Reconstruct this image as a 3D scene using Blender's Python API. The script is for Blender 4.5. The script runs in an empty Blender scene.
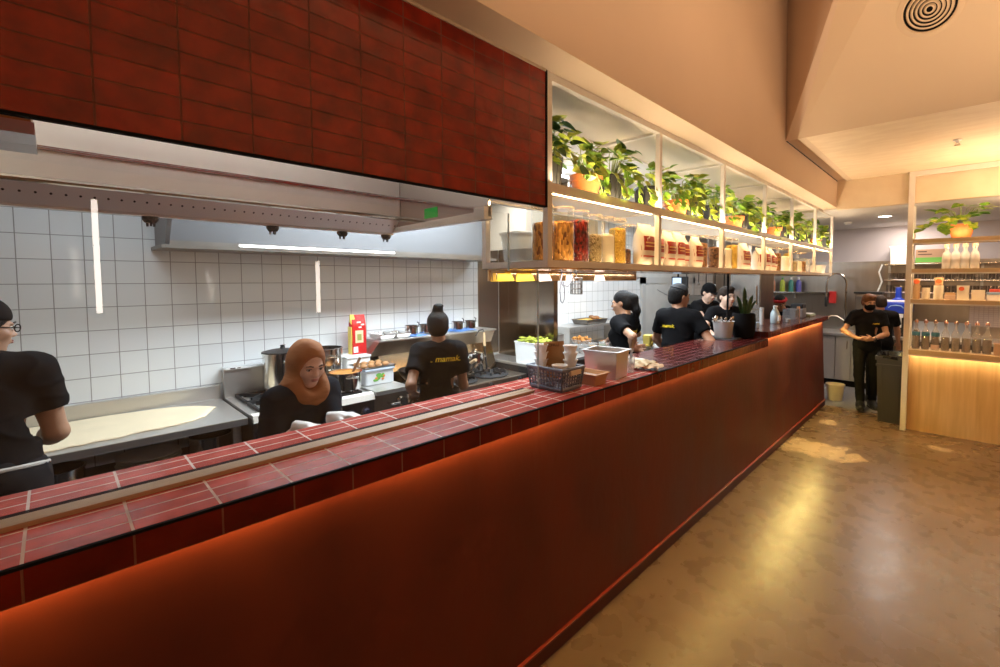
import bpy, bmesh, math, random
import numpy as np
from mathutils import Vector, Matrix, Euler
from mathutils.bvhtree import BVHTree
random.seed(7)
PI = math.pi
R = math.radians
SC = bpy.context.scene
COL = SC.collection

# ------------------------------------------------------------------ materials
def _nodes(name):
    m = bpy.data.materials.new(name)
    m.use_nodes = True
    nt = m.node_tree
    return m, nt, nt.nodes['Principled BSDF']

def N(nt, typ, **kw):
    n = nt.nodes.new(typ)
    for k, v in kw.items():
        setattr(n, k, v)
    return n

def rgb(c):
    return (c[0], c[1], c[2], 1.0)

def mat(name, col, rough=0.5, metal=0.0, var=0.0, scale=8.0, stretch=(1, 1, 1), bump=0.0, bscale=None,
        rvar=0.0, emit=0.0, spec=None, col2=None, detail=4.0, trans=0.0, alpha=None, sss=0.0, coat=0.0):
    m, nt, b = _nodes(name)
    b.inputs['Roughness'].default_value = rough
    b.inputs['Metallic'].default_value = metal
    if spec is not None:
        b.inputs['Specular IOR Level'].default_value = spec
    if trans:
        b.inputs['Transmission Weight'].default_value = trans
    if coat:
        b.inputs['Coat Weight'].default_value = coat
        b.inputs['Coat Roughness'].default_value = 0.08
    if alpha is not None:
        b.inputs['Alpha'].default_value = alpha
    if emit:
        b.inputs['Emission Color'].default_value = rgb(col)
        b.inputs['Emission Strength'].default_value = emit
    if var or bump or rvar or col2:
        tc = N(nt, 'ShaderNodeTexCoord')
        mp = N(nt, 'ShaderNodeMapping')
        mp.inputs['Scale'].default_value = stretch
        nt.links.new(tc.outputs['Object'], mp.inputs['Vector'])
        no = N(nt, 'ShaderNodeTexNoise')
        no.inputs['Scale'].default_value = scale
        no.inputs['Detail'].default_value = detail
        nt.links.new(mp.outputs['Vector'], no.inputs['Vector'])
        mx = N(nt, 'ShaderNodeMix', data_type='RGBA')
        mr = N(nt, 'ShaderNodeMapRange')
        mr.inputs['From Min'].default_value = 0.3
        mr.inputs['From Max'].default_value = 0.7
        nt.links.new(no.outputs['Fac'], mr.inputs['Value'])
        nt.links.new(mr.outputs['Result'], mx.inputs['Factor'])
        d = col2 if col2 else tuple(c * (1 - var) for c in col)
        u = col if col2 else tuple(min(1, c * (1 + var)) for c in col)
        mx.inputs['A'].default_value = rgb(d)
        mx.inputs['B'].default_value = rgb(u)
        nt.links.new(mx.outputs['Result'], b.inputs['Base Color'])
        if rvar:
            r2 = N(nt, 'ShaderNodeMapRange')
            r2.inputs['To Min'].default_value = max(0, rough - rvar)
            r2.inputs['To Max'].default_value = min(1, rough + rvar)
            r2.inputs['From Min'].default_value = 0.3
            r2.inputs['From Max'].default_value = 0.7
            nt.links.new(no.outputs['Fac'], r2.inputs['Value'])
            nt.links.new(r2.outputs['Result'], b.inputs['Roughness'])
        if bump:
            n2 = no
            if bscale:
                n2 = N(nt, 'ShaderNodeTexNoise')
                n2.inputs['Scale'].default_value = bscale
                nt.links.new(mp.outputs['Vector'], n2.inputs['Vector'])
            bp = N(nt, 'ShaderNodeBump')
            bp.inputs['Strength'].default_value = bump
            bp.inputs['Distance'].default_value = 0.01
            nt.links.new(n2.outputs['Fac'], bp.inputs['Height'])
            nt.links.new(bp.outputs['Normal'], b.inputs['Normal'])
    else:
        b.inputs['Base Color'].default_value = rgb(col)
    return m

def tile_mat(name, axes, pitch, phase, mortar, c1, c2, mc, rough=0.2, bump=0.15, wob=0.0, wscale=25, mrough=0.8, cloud=0.0, cscale=9):
    m, nt, b = _nodes(name)
    tc = N(nt, 'ShaderNodeTexCoord')
    sp = N(nt, 'ShaderNodeSeparateXYZ')
    nt.links.new(tc.outputs['Object'], sp.inputs[0])
    cb = N(nt, 'ShaderNodeCombineXYZ')
    for i in range(2):
        a = N(nt, 'ShaderNodeMath', operation='SUBTRACT')
        a.inputs[1].default_value = phase[i] - 40 * pitch[i]
        nt.links.new(sp.outputs[axes[i]], a.inputs[0])
        nt.links.new(a.outputs[0], cb.inputs[i])
    br = N(nt, 'ShaderNodeTexBrick')
    br.offset = 0.0
    br.squash = 1.0
    br.inputs['Scale'].default_value = 1.0
    br.inputs['Brick Width'].default_value = pitch[0]
    br.inputs['Row Height'].default_value = pitch[1]
    br.inputs['Mortar Size'].default_value = mortar
    br.inputs['Mortar Smooth'].default_value = 0.15
    br.inputs['Color1'].default_value = rgb(c1)
    br.inputs['Color2'].default_value = rgb(c2)
    br.inputs['Mortar'].default_value = rgb(mc)
    nt.links.new(cb.outputs[0], br.inputs['Vector'])
    colsock = br.outputs['Color']
    no = N(nt, 'ShaderNodeTexNoise')
    no.inputs['Scale'].default_value = wscale
    nt.links.new(tc.outputs['Object'], no.inputs['Vector'])
    if cloud:
        n3 = N(nt, 'ShaderNodeTexNoise')
        n3.inputs['Scale'].default_value = cscale
        n3.inputs['Detail'].default_value = 5
        nt.links.new(tc.outputs['Object'], n3.inputs['Vector'])
        r3 = N(nt, 'ShaderNodeMapRange')
        r3.inputs['From Min'].default_value = .3
        r3.inputs['From Max'].default_value = .7
        r3.inputs['To Min'].default_value = 1 - cloud
        r3.inputs['To Max'].default_value = 1 + cloud
        nt.links.new(n3.outputs['Fac'], r3.inputs['Value'])
        mm = N(nt, 'ShaderNodeMix', data_type='RGBA', blend_type='MULTIPLY')
        mm.inputs['Factor'].default_value = 1
        nt.links.new(colsock, mm.inputs['A'])
        nt.links.new(r3.outputs['Result'], mm.inputs['B'])
        colsock = mm.outputs['Result']
    nt.links.new(colsock, b.inputs['Base Color'])
    rr = N(nt, 'ShaderNodeMapRange')
    rr.inputs['To Min'].default_value = rough
    rr.inputs['To Max'].default_value = mrough
    nt.links.new(br.outputs['Fac'], rr.inputs['Value'])
    nt.links.new(rr.outputs['Result'], b.inputs['Roughness'])
    # tile relief: joints recessed, glaze gently uneven
    sub = N(nt, 'ShaderNodeMath', operation='MULTIPLY_ADD')
    sub.inputs[1].default_value = wob
    nt.links.new(no.outputs['Fac'], sub.inputs[0])
    iv = N(nt, 'ShaderNodeMath', operation='SUBTRACT')
    iv.inputs[0].default_value = 1.0
    nt.links.new(br.outputs['Fac'], iv.inputs[1])
    nt.links.new(iv.outputs[0], sub.inputs[2])
    bp = N(nt, 'ShaderNodeBump')
    bp.inputs['Strength'].default_value = bump
    bp.inputs['Distance'].default_value = 0.004
    nt.links.new(sub.outputs[0], bp.inputs['Height'])
    nt.links.new(bp.outputs['Normal'], b.inputs['Normal'])
    return m

def glass_mat(name, tint=(1, 1, 1), refl=0.12, rough=0.02, haze=0.0, hazecol=(.8, .8, .8)):
    """Thin clear pane: straight-through light plus a Fresnel mirror layer."""
    m = bpy.data.materials.new(name)
    m.use_nodes = True
    nt = m.node_tree
    nt.nodes.clear()
    out = N(nt, 'ShaderNodeOutputMaterial')
    tr = N(nt, 'ShaderNodeBsdfTransparent')
    tr.inputs[0].default_value = rgb(tint)
    gl = N(nt, 'ShaderNodeBsdfGlossy')
    gl.inputs['Roughness'].default_value = rough
    lw = N(nt, 'ShaderNodeLayerWeight')
    lw.inputs['Blend'].default_value = .5
    pw_ = N(nt, 'ShaderNodeMath', operation='POWER')
    pw_.inputs[1].default_value = 5.0
    nt.links.new(lw.outputs['Facing'], pw_.inputs[0])
    ma = N(nt, 'ShaderNodeMath', operation='MULTIPLY_ADD')
    ma.inputs[1].default_value = 1 - refl * .2
    ma.inputs[2].default_value = refl * .2
    nt.links.new(pw_.outputs[0], ma.inputs[0])
    mx = N(nt, 'ShaderNodeMixShader')
    nt.links.new(ma.outputs[0], mx.inputs[0])
    nt.links.new(tr.outputs[0], mx.inputs[1])
    nt.links.new(gl.outputs[0], mx.inputs[2])
    last = mx
    if haze:
        df = N(nt, 'ShaderNodeBsdfDiffuse')
        df.inputs[0].default_value = rgb(hazecol)
        m2 = N(nt, 'ShaderNodeMixShader')
        m2.inputs[0].default_value = haze
        nt.links.new(mx.outputs[0], m2.inputs[1])
        nt.links.new(df.outputs[0], m2.inputs[2])
        last = m2
    nt.links.new(last.outputs[0], out.inputs[0])
    return m

def emit_mat(name, col, strength):
    m = bpy.data.materials.new(name)
    m.use_nodes = True
    nt = m.node_tree
    nt.nodes.clear()
    out = N(nt, 'ShaderNodeOutputMaterial')
    e = N(nt, 'ShaderNodeEmission')
    e.inputs[0].default_value = rgb(col)
    e.inputs[1].default_value = strength
    nt.links.new(e.outputs[0], out.inputs[0])
    return m

def dots_mat(name, col, pitch, z0, r, dot=(.01, .01, .01)):
    """sheet metal with one row of round perforations"""
    m, nt, b = _nodes(name)
    b.inputs['Metallic'].default_value = .5
    b.inputs['Roughness'].default_value = .4
    tc = N(nt, 'ShaderNodeTexCoord'); sp = N(nt, 'ShaderNodeSeparateXYZ'); nt.links.new(tc.outputs['Object'], sp.inputs[0])
    d = N(nt, 'ShaderNodeMath', operation='DIVIDE'); d.inputs[1].default_value = pitch; nt.links.new(sp.outputs[1], d.inputs[0])
    f = N(nt, 'ShaderNodeMath', operation='FRACT'); nt.links.new(d.outputs[0], f.inputs[0])
    c = N(nt, 'ShaderNodeMath', operation='MULTIPLY_ADD'); c.inputs[1].default_value = pitch; c.inputs[2].default_value = -pitch / 2; nt.links.new(f.outputs[0], c.inputs[0])
    z = N(nt, 'ShaderNodeMath', operation='SUBTRACT'); z.inputs[1].default_value = z0; nt.links.new(sp.outputs[2], z.inputs[0])
    cb = N(nt, 'ShaderNodeCombineXYZ'); nt.links.new(c.outputs[0], cb.inputs[0]); nt.links.new(z.outputs[0], cb.inputs[1])
    ln = N(nt, 'ShaderNodeVectorMath', operation='LENGTH'); nt.links.new(cb.outputs[0], ln.inputs[0])
    lt = N(nt, 'ShaderNodeMath', operation='LESS_THAN'); lt.inputs[1].default_value = r; nt.links.new(ln.outputs['Value'], lt.inputs[0])
    mx = N(nt, 'ShaderNodeMix', data_type='RGBA'); mx.inputs['A'].default_value = rgb(col); mx.inputs['B'].default_value = rgb(dot)
    nt.links.new(lt.outputs[0], mx.inputs['Factor']); nt.links.new(mx.outputs['Result'], b.inputs['Base Color'])
    return m

def grain_mat(name, c1, c2, c3, scale=60, rough=0.6, bump=0.8, stretch=(1, 1, 1)):
    """Loose dried goods: a cell pattern of three colours with relief."""
    m, nt, b = _nodes(name)
    tc = N(nt, 'ShaderNodeTexCoord')
    mp = N(nt, 'ShaderNodeMapping')
    mp.inputs['Scale'].default_value = stretch
    nt.links.new(tc.outputs['Object'], mp.inputs['Vector'])
    vo = N(nt, 'ShaderNodeTexVoronoi')
    vo.inputs['Scale'].default_value = scale
    nt.links.new(mp.outputs['Vector'], vo.inputs['Vector'])
    cr = N(nt, 'ShaderNodeValToRGB')
    e = cr.color_ramp.elements
    e[0].position, e[0].color = 0.0, rgb(c1)
    e[1].position, e[1].color = 0.9, rgb(c3)
    k = e.new(0.45)
    k.color = rgb(c2)
    sp = N(nt, 'ShaderNodeSeparateColor')
    nt.links.new(vo.outputs['Color'], sp.inputs[0])
    nt.links.new(sp.outputs[0], cr.inputs[0])
    nt.links.new(cr.outputs[0], b.inputs['Base Color'])
    b.inputs['Roughness'].default_value = rough
    bp = N(nt, 'ShaderNodeBump')
    bp.inputs['Strength'].default_value = bump
    bp.inputs['Distance'].default_value = 0.01
    bp.invert = True
    nt.links.new(vo.outputs['Distance'], bp.inputs['Height'])
    nt.links.new(bp.outputs['Normal'], b.inputs['Normal'])
    return m

# ------------------------------------------------------------------ scene graph
def tag(o, label=None, cat=None, group=None, kind=None):
    if label: o['label'] = label
    if cat: o['category'] = cat
    if group: o['group'] = group
    if kind: o['kind'] = kind
    return o

def thing(name, label, cat, loc=(0, 0, 0), rz=0.0, group=None):
    o = bpy.data.objects.new(name, None)
    COL.objects.link(o)
    o.empty_display_size = 0.05
    o.location = loc
    o.rotation_euler = (0, 0, rz)
    return tag(o, label, cat, group)

def frame(ax):
    ax = Vector(ax).normalized()
    u = ax.orthogonal().normalized()
    return u, ax.cross(u), ax

class MB:
    def __init__(s):
        s.bm = bmesh.new()
    def _face(s, vs):
        try:
            return s.bm.faces.new(vs)
        except ValueError:
            return None
    def box(s, x0, y0, z0, x1, y1, z1, bev=0.0, rot=None, piv=None):
        x0, x1 = min(x0, x1), max(x0, x1)
        y0, y1 = min(y0, y1), max(y0, y1)
        z0, z1 = min(z0, z1), max(z0, z1)
        c = [(x0, y0, z0), (x1, y0, z0), (x1, y1, z0), (x0, y1, z0), (x0, y0, z1), (x1, y0, z1), (x1, y1, z1), (x0, y1, z1)]
        vs = [s.bm.verts.new(p) for p in c]
        fs = [s._face([vs[i] for i in f]) for f in ((0, 3, 2, 1), (4, 5, 6, 7), (0, 1, 5, 4), (1, 2, 6, 5), (2, 3, 7, 6), (3, 0, 4, 7))]
        if bev:
            es = list({e for f in fs for e in f.edges})
            r = bmesh.ops.bevel(s.bm, geom=es, offset=bev, segments=2, profile=0.5, affect='EDGES')
            vs = list({v for f in r['faces'] for v in f.verts} | {v for v in vs if v.is_valid})
        if rot is not None:
            p = Vector(piv if piv else ((x0 + x1) / 2, (y0 + y1) / 2, (z0 + z1) / 2))
            bmesh.ops.rotate(s.bm, verts=[v for v in vs if v.is_valid], cent=p, matrix=rot)
        return s
    def hexa(s, pts):
        vs = [s.bm.verts.new(p) for p in pts]
        for f in ((0, 3, 2, 1), (4, 5, 6, 7), (0, 1, 5, 4), (1, 2, 6, 5), (2, 3, 7, 6), (3, 0, 4, 7)):
            s._face([vs[i] for i in f])
        return s
    def poly(s, pts):
        s._face([s.bm.verts.new(p) for p in pts])
        return s
    def prism(s, pts, d):
        """closed polygon extruded along vector d"""
        d = Vector(d)
        a = [s.bm.verts.new(p) for p in pts]
        b = [s.bm.verts.new(Vector(p) + d) for p in pts]
        n = len(pts)
        s._face(a[::-1]); s._face(b)
        for i in range(n):
            s._face([a[i], a[(i + 1) % n], b[(i + 1) % n], b[i]])
        return s
    def rings(s, rings, cap0=True, cap1=True, closed=False):
        rv = [[s.bm.verts.new(p) for p in r] for r in rings]
        n = len(rv[0])
        m = len(rv)
        for i in range(m - (0 if closed else 1)):
            a, b = rv[i], rv[(i + 1) % m]
            for j in range(n):
                s._face([a[j], a[(j + 1) % n], b[(j + 1) % n], b[j]])
        if cap0 and not closed: s._face(rv[0][::-1])
        if cap1 and not closed: s._face(rv[-1])
        return s
    def lathe(s, prof, c=(0, 0, 0), seg=24, ax=(0, 0, 1), sx=1.0, sy=1.0, cap0=True, cap1=True):
        """profile of (radius, height) turned about ax"""
        u, v, w = frame(ax) if tuple(ax) != (0, 0, 1) else (Vector((1, 0, 0)), Vector((0, 1, 0)), Vector((0, 0, 1)))
        c = Vector(c)
        rs = []
        for r, h in prof:
            r = max(r, 1e-4)
            rs.append([c + w * h + u * (r * sx * math.cos(2 * PI * k / seg)) + v * (r * sy * math.sin(2 * PI * k / seg)) for k in range(seg)])
        return s.rings(rs, cap0, cap1)
    def rod(s, a, b, r, r2=None, seg=10):
        a, b = Vector(a), Vector(b)
        return s.lathe([(r, 0), (r if r2 is None else r2, (b - a).length)], a, seg, tuple((b - a).normalized()) if abs((b - a).normalized().z) < .9999 or (b - a).z < 0 else (0, 0, 1))
    def tube(s, pts, r, seg=8, closed=False):
        pts = [Vector(p) for p in pts]
        n = len(pts)
        rs = []
        up = None
        for i, p in enumerate(pts):
            if closed:
                t = (pts[(i + 1) % n] - pts[i - 1])
            else:
                t = pts[min(i + 1, n - 1)] - pts[max(i - 1, 0)]
            t.normalize()
            if up is None:
                up = t.orthogonal().normalized()
            up = (up - t * up.dot(t)).normalized()
            v = t.cross(up)
            rr = r[i] if isinstance(r, (list, tuple)) else r
            rs.append([p + up * (rr * math.cos(2 * PI * k / seg)) + v * (rr * math.sin(2 * PI * k / seg)) for k in range(seg)])
        return s.rings(rs, closed=closed)
    def ball(s, c, r, rx=1, ry=1, rz=1, seg=16):
        pr = [(r * math.sin(PI * k / 8), -r * math.cos(PI * k / 8) * rz) for k in range(9)]
        return s.lathe(pr, c, seg, sx=rx, sy=ry, cap0=False, cap1=False)
    def grid(s, fn, nu, nv):
        vs = [[s.bm.verts.new(fn(i / nu, j / nv)) for j in range(nv + 1)] for i in range(nu + 1)]
        for i in range(nu):
            for j in range(nv):
                s._face([vs[i][j], vs[i + 1][j], vs[i + 1][j + 1], vs[i][j + 1]])
        return s
    def build(s, name, m, parent=None, loc=None, smooth=False, world=False, angle=35, merge=True):
        me = bpy.data.meshes.new(name)
        if merge:
            bmesh.ops.remove_doubles(s.bm, verts=s.bm.verts, dist=1e-5)
        bmesh.ops.recalc_face_normals(s.bm, faces=s.bm.faces)
        if world and parent is not None:
            bmesh.ops.translate(s.bm, verts=s.bm.verts, vec=-Vector(rootloc(parent)))
        s.bm.to_mesh(me)
        s.bm.free()
        if m: me.materials.append(m)
        if smooth:
            me.shade_smooth()
            me.set_sharp_from_angle(angle=R(angle))
        o = bpy.data.objects.new(name, me)
        COL.objects.link(o)
        if parent is not None: o.parent = parent
        if loc is not None: o.location = loc
        return o

def rootloc(o):
    v = Vector((0, 0, 0))
    while o is not None:
        v += o.location
        o = o.parent
    return v

def struct(name, mb, m, **kw):
    o = mb.build(name, m, **kw)
    o['kind'] = 'structure'
    return o

def copy_thing(o, label=None, loc=None, rz=None, group=None, parent=None):
    c = o.copy()
    COL.objects.link(c)
    c.parent = parent
    for ch in list(o.children):
        copy_thing(ch, parent=c)
    if label: c['label'] = label
    if group: c['group'] = group
    if loc is not None: c.location = loc
    if rz is not None: c.rotation_euler = (0, 0, rz)
    return c

def text_part(name, body, size, m, parent, loc, rot, extrude=0.001, align='CENTER', shear=0.0, wrap=None, width=1.0, near=.3):
    cu = bpy.data.curves.new(name, 'FONT')
    cu.body = body
    cu.size = size
    cu.extrude = extrude
    cu.align_x = align
    cu.align_y = 'CENTER'
    cu.shear = shear
    cu.resolution_u = 3
    cu.offset = size * .012
    o = bpy.data.objects.new(name, cu)
    COL.objects.link(o)
    dg = bpy.context.evaluated_depsgraph_get()
    me = bpy.data.meshes.new_from_object(o.evaluated_get(dg))
    bpy.data.objects.remove(o)
    me.transform(Matrix.Translation(loc) @ Euler(rot).to_matrix().to_4x4() @ Matrix.Diagonal((width, 1, 1, 1)))
    me.materials.clear()
    me.materials.append(m)
    t = bpy.data.objects.new(name, me)
    COL.objects.link(t)
    t.parent = parent
    if wrap is not None:            # lay the print on the cloth it is printed on
        bv = BVHTree.FromPolygons([v.co for v in wrap.data.vertices], [tuple(p.vertices) for p in wrap.data.polygons])
        nrm = Euler(rot).to_matrix() @ Vector((0, 0, 1))
        for v in me.vertices:
            h = bv.ray_cast(v.co + nrm * near, -nrm)
            if h[0] is not None:
                off = (v.co - Vector(loc)).dot(nrm)
                v.co = h[0] + nrm * (0.0025 + off)
    return t
# ------------------------------------------------------------------ palette
M = {}
M['white_tile'] = tile_mat('white glazed wall tile', (1, 2), (0.1277, 0.1362), (0.0, 1.2524), 0.0024, (.76, .76, .75), (.71, .71, .71), (.27, .26, .25), rough=.07, bump=.25, wob=.35, wscale=9, mrough=.5)
M['white_tile_far'] = tile_mat('white glazed end tile', (0, 2), (0.1277, 0.1362), (0.0, 1.2524), 0.0035, (.76, .76, .75), (.70, .70, .70), (.25, .24, .23), rough=.1, bump=.25)
M['red_wall_tile'] = tile_mat('red zellige wall tile', (1, 2), (0.138, 0.0502), (0.07, 1.9845), 0.0022, (.27, .016, .0045), (.20, .011, .003), (.15, .03, .011), rough=.14, bump=.35, wob=1.5, wscale=22, mrough=.7, cloud=.35, cscale=14)
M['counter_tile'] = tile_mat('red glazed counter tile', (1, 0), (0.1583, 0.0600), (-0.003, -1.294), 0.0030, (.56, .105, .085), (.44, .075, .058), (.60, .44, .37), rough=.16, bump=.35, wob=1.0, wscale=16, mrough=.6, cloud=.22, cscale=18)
M['shaded_tile'] = tile_mat('shade-darkened red tile', (1, 0), (0.1583, 0.0600), (-0.003, -1.294), 0.0014, (.10, .016, .013), (.075, .012, .010), (.055, .011, .009), rough=.13, bump=.3, wob=2.2, wscale=14, mrough=.35, cloud=.3, cscale=12)  # red counter tile darkened in colour for the shade under the shelf
M['lip_tile'] = tile_mat('red glazed edge tile', (1, 2), (0.1583, 0.072), (-0.003, 1.0672), 0.0022, (.16, .011, .004), (.115, .008, .003), (.17, .05, .02), rough=.15, bump=.3, wob=1.0, wscale=18, mrough=.6, cloud=.25)
M['counter_red'] = mat('red rendered panel', (.115, .0125, .0018), rough=.5, col2=(.056, .0050, .0009), scale=2.2, stretch=(1, 1.3, .7), bump=.25, bscale=9, detail=8, rvar=.08)
M['plinth_red'] = mat('red painted skirting', (.06, .005, .002), rough=.5)
M['black'] = mat('black metal', (.008, .007, .007), rough=.8, spec=.1)
M['blackplastic'] = mat('black plastic', (.018, .017, .017), rough=.45)
M['tan'] = mat('tan aluminium channel', (.42, .27, .15), rough=.35, metal=.2)
M['steel'] = mat('brushed stainless steel', (.62, .60, .57), rough=.34, metal=.85, var=.03, scale=3)
M['steel_v'] = mat('brushed stainless sheet', (.60, .57, .54), rough=.24, metal=.95, var=.04, scale=2, stretch=(6, 6, .4))
M['steel_shiny'] = mat('polished steel', (.68, .66, .63), rough=.14, metal=1)
M['steel_dark'] = mat('worn dark steel', (.20, .18, .16), rough=.4, metal=.8, var=.2, scale=5)
M['galv'] = mat('galvanised steel', (.66, .65, .64), rough=.4, metal=.6, var=.03, scale=10)
M['skirt'] = mat('pale brushed hood steel', (.84, .81, .76), rough=.38, metal=.3, var=.05, scale=3)
M['plaster_tan'] = mat('tan painted plaster', (.64, .49, .37), rough=.75, var=.04, scale=1.2)
M['plaster_cream'] = mat('cream painted plaster', (.66, .52, .37), rough=.8, var=.03, scale=1)
M['ply'] = mat('pale stained ceiling board', (.78, .64, .45), rough=.6, col2=(.70, .55, .37), scale=5, stretch=(1, 3, 1), detail=7)
M['paint_white'] = mat('white powder coated steel', (.74, .68, .60), rough=.4)
M['grey_wall'] = mat('pale grey lilac paint', (.56, .52, .53), rough=.7)
M['ceil_white'] = mat('white ceiling paint', (.66, .63, .61), rough=.8)
M['floor_k'] = mat('grey vinyl kitchen floor', (.20, .20, .22), rough=.5, var=.12, scale=30)
M['grout'] = mat('light sealant', (.6, .45, .32), rough=.7)

def floor_mat():
    m, nt, b = _nodes('polished concrete')
    tc = N(nt, 'ShaderNodeTexCoord')
    n1 = N(nt, 'ShaderNodeTexNoise'); n1.inputs['Scale'].default_value = 1.1; n1.inputs['Detail'].default_value = 8; n1.inputs['Roughness'].default_value = .62
    n2 = N(nt, 'ShaderNodeTexNoise'); n2.inputs['Scale'].default_value = 7.0; n2.inputs['Detail'].default_value = 9
    n3 = N(nt, 'ShaderNodeTexNoise'); n3.inputs['Scale'].default_value = 130; n3.inputs['Detail'].default_value = 3
    for n in (n1, n2, n3): nt.links.new(tc.outputs['Object'], n.inputs['Vector'])
    cr = N(nt, 'ShaderNodeValToRGB')
    e = cr.color_ramp.elements
    e[0].position, e[0].color = .22, (.110, .066, .034, 1)
    e[1].position, e[1].color = .80, (.180, .114, .068, 1)
    k = e.new(.5); k.color = (.140, .086, .047, 1)
    nt.links.new(n1.outputs['Fac'], cr.inputs[0])
    mm = N(nt, 'ShaderNodeMix', data_type='RGBA', blend_type='MULTIPLY'); mm.inputs['Factor'].default_value = 1
    r2 = N(nt, 'ShaderNodeMapRange'); r2.inputs['From Min'].default_value = .3; r2.inputs['From Max'].default_value = .7
    r2.inputs['To Min'].default_value = .93; r2.inputs['To Max'].default_value = 1.06
    nt.links.new(n2.outputs['Fac'], r2.inputs['Value'])
    nt.links.new(cr.outputs[0], mm.inputs['A']); nt.links.new(r2.outputs[0], mm.inputs['B'])
    col = mm.outputs['Result']
    sp = N(nt, 'ShaderNodeSeparateXYZ'); nt.links.new(tc.outputs['Object'], sp.inputs[0])
    # worn pale scabs left by an old coating
    for (cx, cy, rx, ry, w) in ((-.98, 5.08, .36, .26, .34), (-1.12, 6.12, .11, .10, .5), (-.1, 5.9, .10, .08, .8)):
        ax = N(nt, 'ShaderNodeMath', operation='SUBTRACT'); ax.inputs[1].default_value = cx; nt.links.new(sp.outputs[0], ax.inputs[0])
        ay = N(nt, 'ShaderNodeMath', operation='SUBTRACT'); ay.inputs[1].default_value = cy; nt.links.new(sp.outputs[1], ay.inputs[0])
        dx = N(nt, 'ShaderNodeMath', operation='DIVIDE'); dx.inputs[1].default_value = rx; nt.links.new(ax.outputs[0], dx.inputs[0])
        dy = N(nt, 'ShaderNodeMath', operation='DIVIDE'); dy.inputs[1].default_value = ry; nt.links.new(ay.outputs[0], dy.inputs[0])
        cb = N(nt, 'ShaderNodeCombineXYZ'); nt.links.new(dx.outputs[0], cb.inputs[0]); nt.links.new(dy.outputs[0], cb.inputs[1])
        ln = N(nt, 'ShaderNodeVectorMath', operation='LENGTH'); nt.links.new(cb.outputs[0], ln.inputs[0])
        ad = N(nt, 'ShaderNodeMath', operation='MULTIPLY_ADD'); ad.inputs[1].default_value = 2.2
        nt.links.new(n2.outputs['Fac'], ad.inputs[0]); nt.links.new(ln.outputs['Value'], ad.inputs[2])
        mr = N(nt, 'ShaderNodeMapRange'); mr.inputs['From Min'].default_value = 2.06; mr.inputs['From Max'].default_value = 2.01
        nt.links.new(ad.outputs[0], mr.inputs['Value'])
        ws = N(nt, 'ShaderNodeMath', operation='MULTIPLY'); ws.inputs[1].default_value = 1 - w * .5; nt.links.new(mr.outputs[0], ws.inputs[0])
        mx = N(nt, 'ShaderNodeMix', data_type='RGBA'); mx.inputs['B'].default_value = (.50, .37, .24, 1)
        nt.links.new(ws.outputs[0], mx.inputs['Factor']); nt.links.new(col, mx.inputs['A'])
        col = mx.outputs['Result']
    nt.links.new(col, b.inputs['Base Color'])
    rr = N(nt, 'ShaderNodeMapRange'); rr.inputs['From Min'].default_value = .3; rr.inputs['From Max'].default_value = .7
    rr.inputs['To Min'].default_value = .25; rr.inputs['To Max'].default_value = .31
    nt.links.new(n2.outputs['Fac'], rr.inputs['Value']); nt.links.new(rr.outputs[0], b.inputs['Roughness'])
    bp = N(nt, 'ShaderNodeBump'); bp.inputs['Strength'].default_value = .10; bp.inputs['Distance'].default_value = .006
    av = N(nt, 'ShaderNodeMath', operation='MULTIPLY_ADD'); av.inputs[1].default_value = .12
    nt.links.new(n3.outputs['Fac'], av.inputs[0]); nt.links.new(n2.outputs['Fac'], av.inputs[2])
    nt.links.new(av.outputs[0], bp.inputs['Height']); nt.links.new(bp.outputs[0], b.inputs['Normal'])
    return m
M['concrete'] = floor_mat()

# ------------------------------------------------------------------ room shell
struct('floor', MB().box(-1.33, -2.7, -.1, 2.5, 6.97, 0).box(-.44, 6.97, -.1, 2.5, 7.2, 0), M['concrete'])
struct('floor_kitchen', MB().box(-3.75, -2.7, -.1, -1.33, 9.2, -.002).box(-1.33, 6.97, -.1, -.44, 9.2, -.002).box(-.44, 7.2, -.1, 2.5, 9.2, -.002), M['floor_k'])
struct('wall_left', MB().box(-3.85, -2.7, 0, -3.7, 9.2, 2.6), M['white_tile'])
struct('wall_back', MB().box(-3.7, 9.05, 0, 2.5, 9.2, 2.6), M['grey_wall'])
struct('wall_right', MB().box(2.4, -2.7, 0, 2.5, 9.05, 4.4), M['plaster_cream'])
struct('wall_behind', MB().box(-3.7, -2.75, 0, 2.4, -2.6, 4.4), M['plaster_cream'])
struct('wall_front', MB().box(-1.302, -2.6, 1.990, -1.289, 1.405, 2.545), M['red_wall_tile'])
bt = MB().box(-1.304, -2.6, 1.984, -1.2865, 1.416, 1.990)
bt.box(-1.304, 1.405, 1.990, -1.2865, 1.416, 2.545)
struct('trim_1', bt, M['black'])
struct('trim_2', MB().box(-1.289, -2.6, 2.536, -1.283, 1.405, 2.545), M['grout'])
struct('ceiling_kitchen', MB().box(-3.7, -2.6, 2.545, -1.42, 6.5, 2.6).box(-3.7, 6.5, 2.52, 2.4, 9.05, 2.6), M['ceil_white'])
struct('ceiling_soffit', MB().box(-1.42, -2.6, 2.545, -1.135, 7.16, 2.552), M['plaster_cream'])
uw = MB().box(-1.3, -2.6, 2.552, -1.135, 4.25, 4.4)
uw.box(-1.3, 4.25, 2.552, -1.135, 7.16, 2.85)
struct('wall_upper', uw, M['plaster_tan'])
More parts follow.
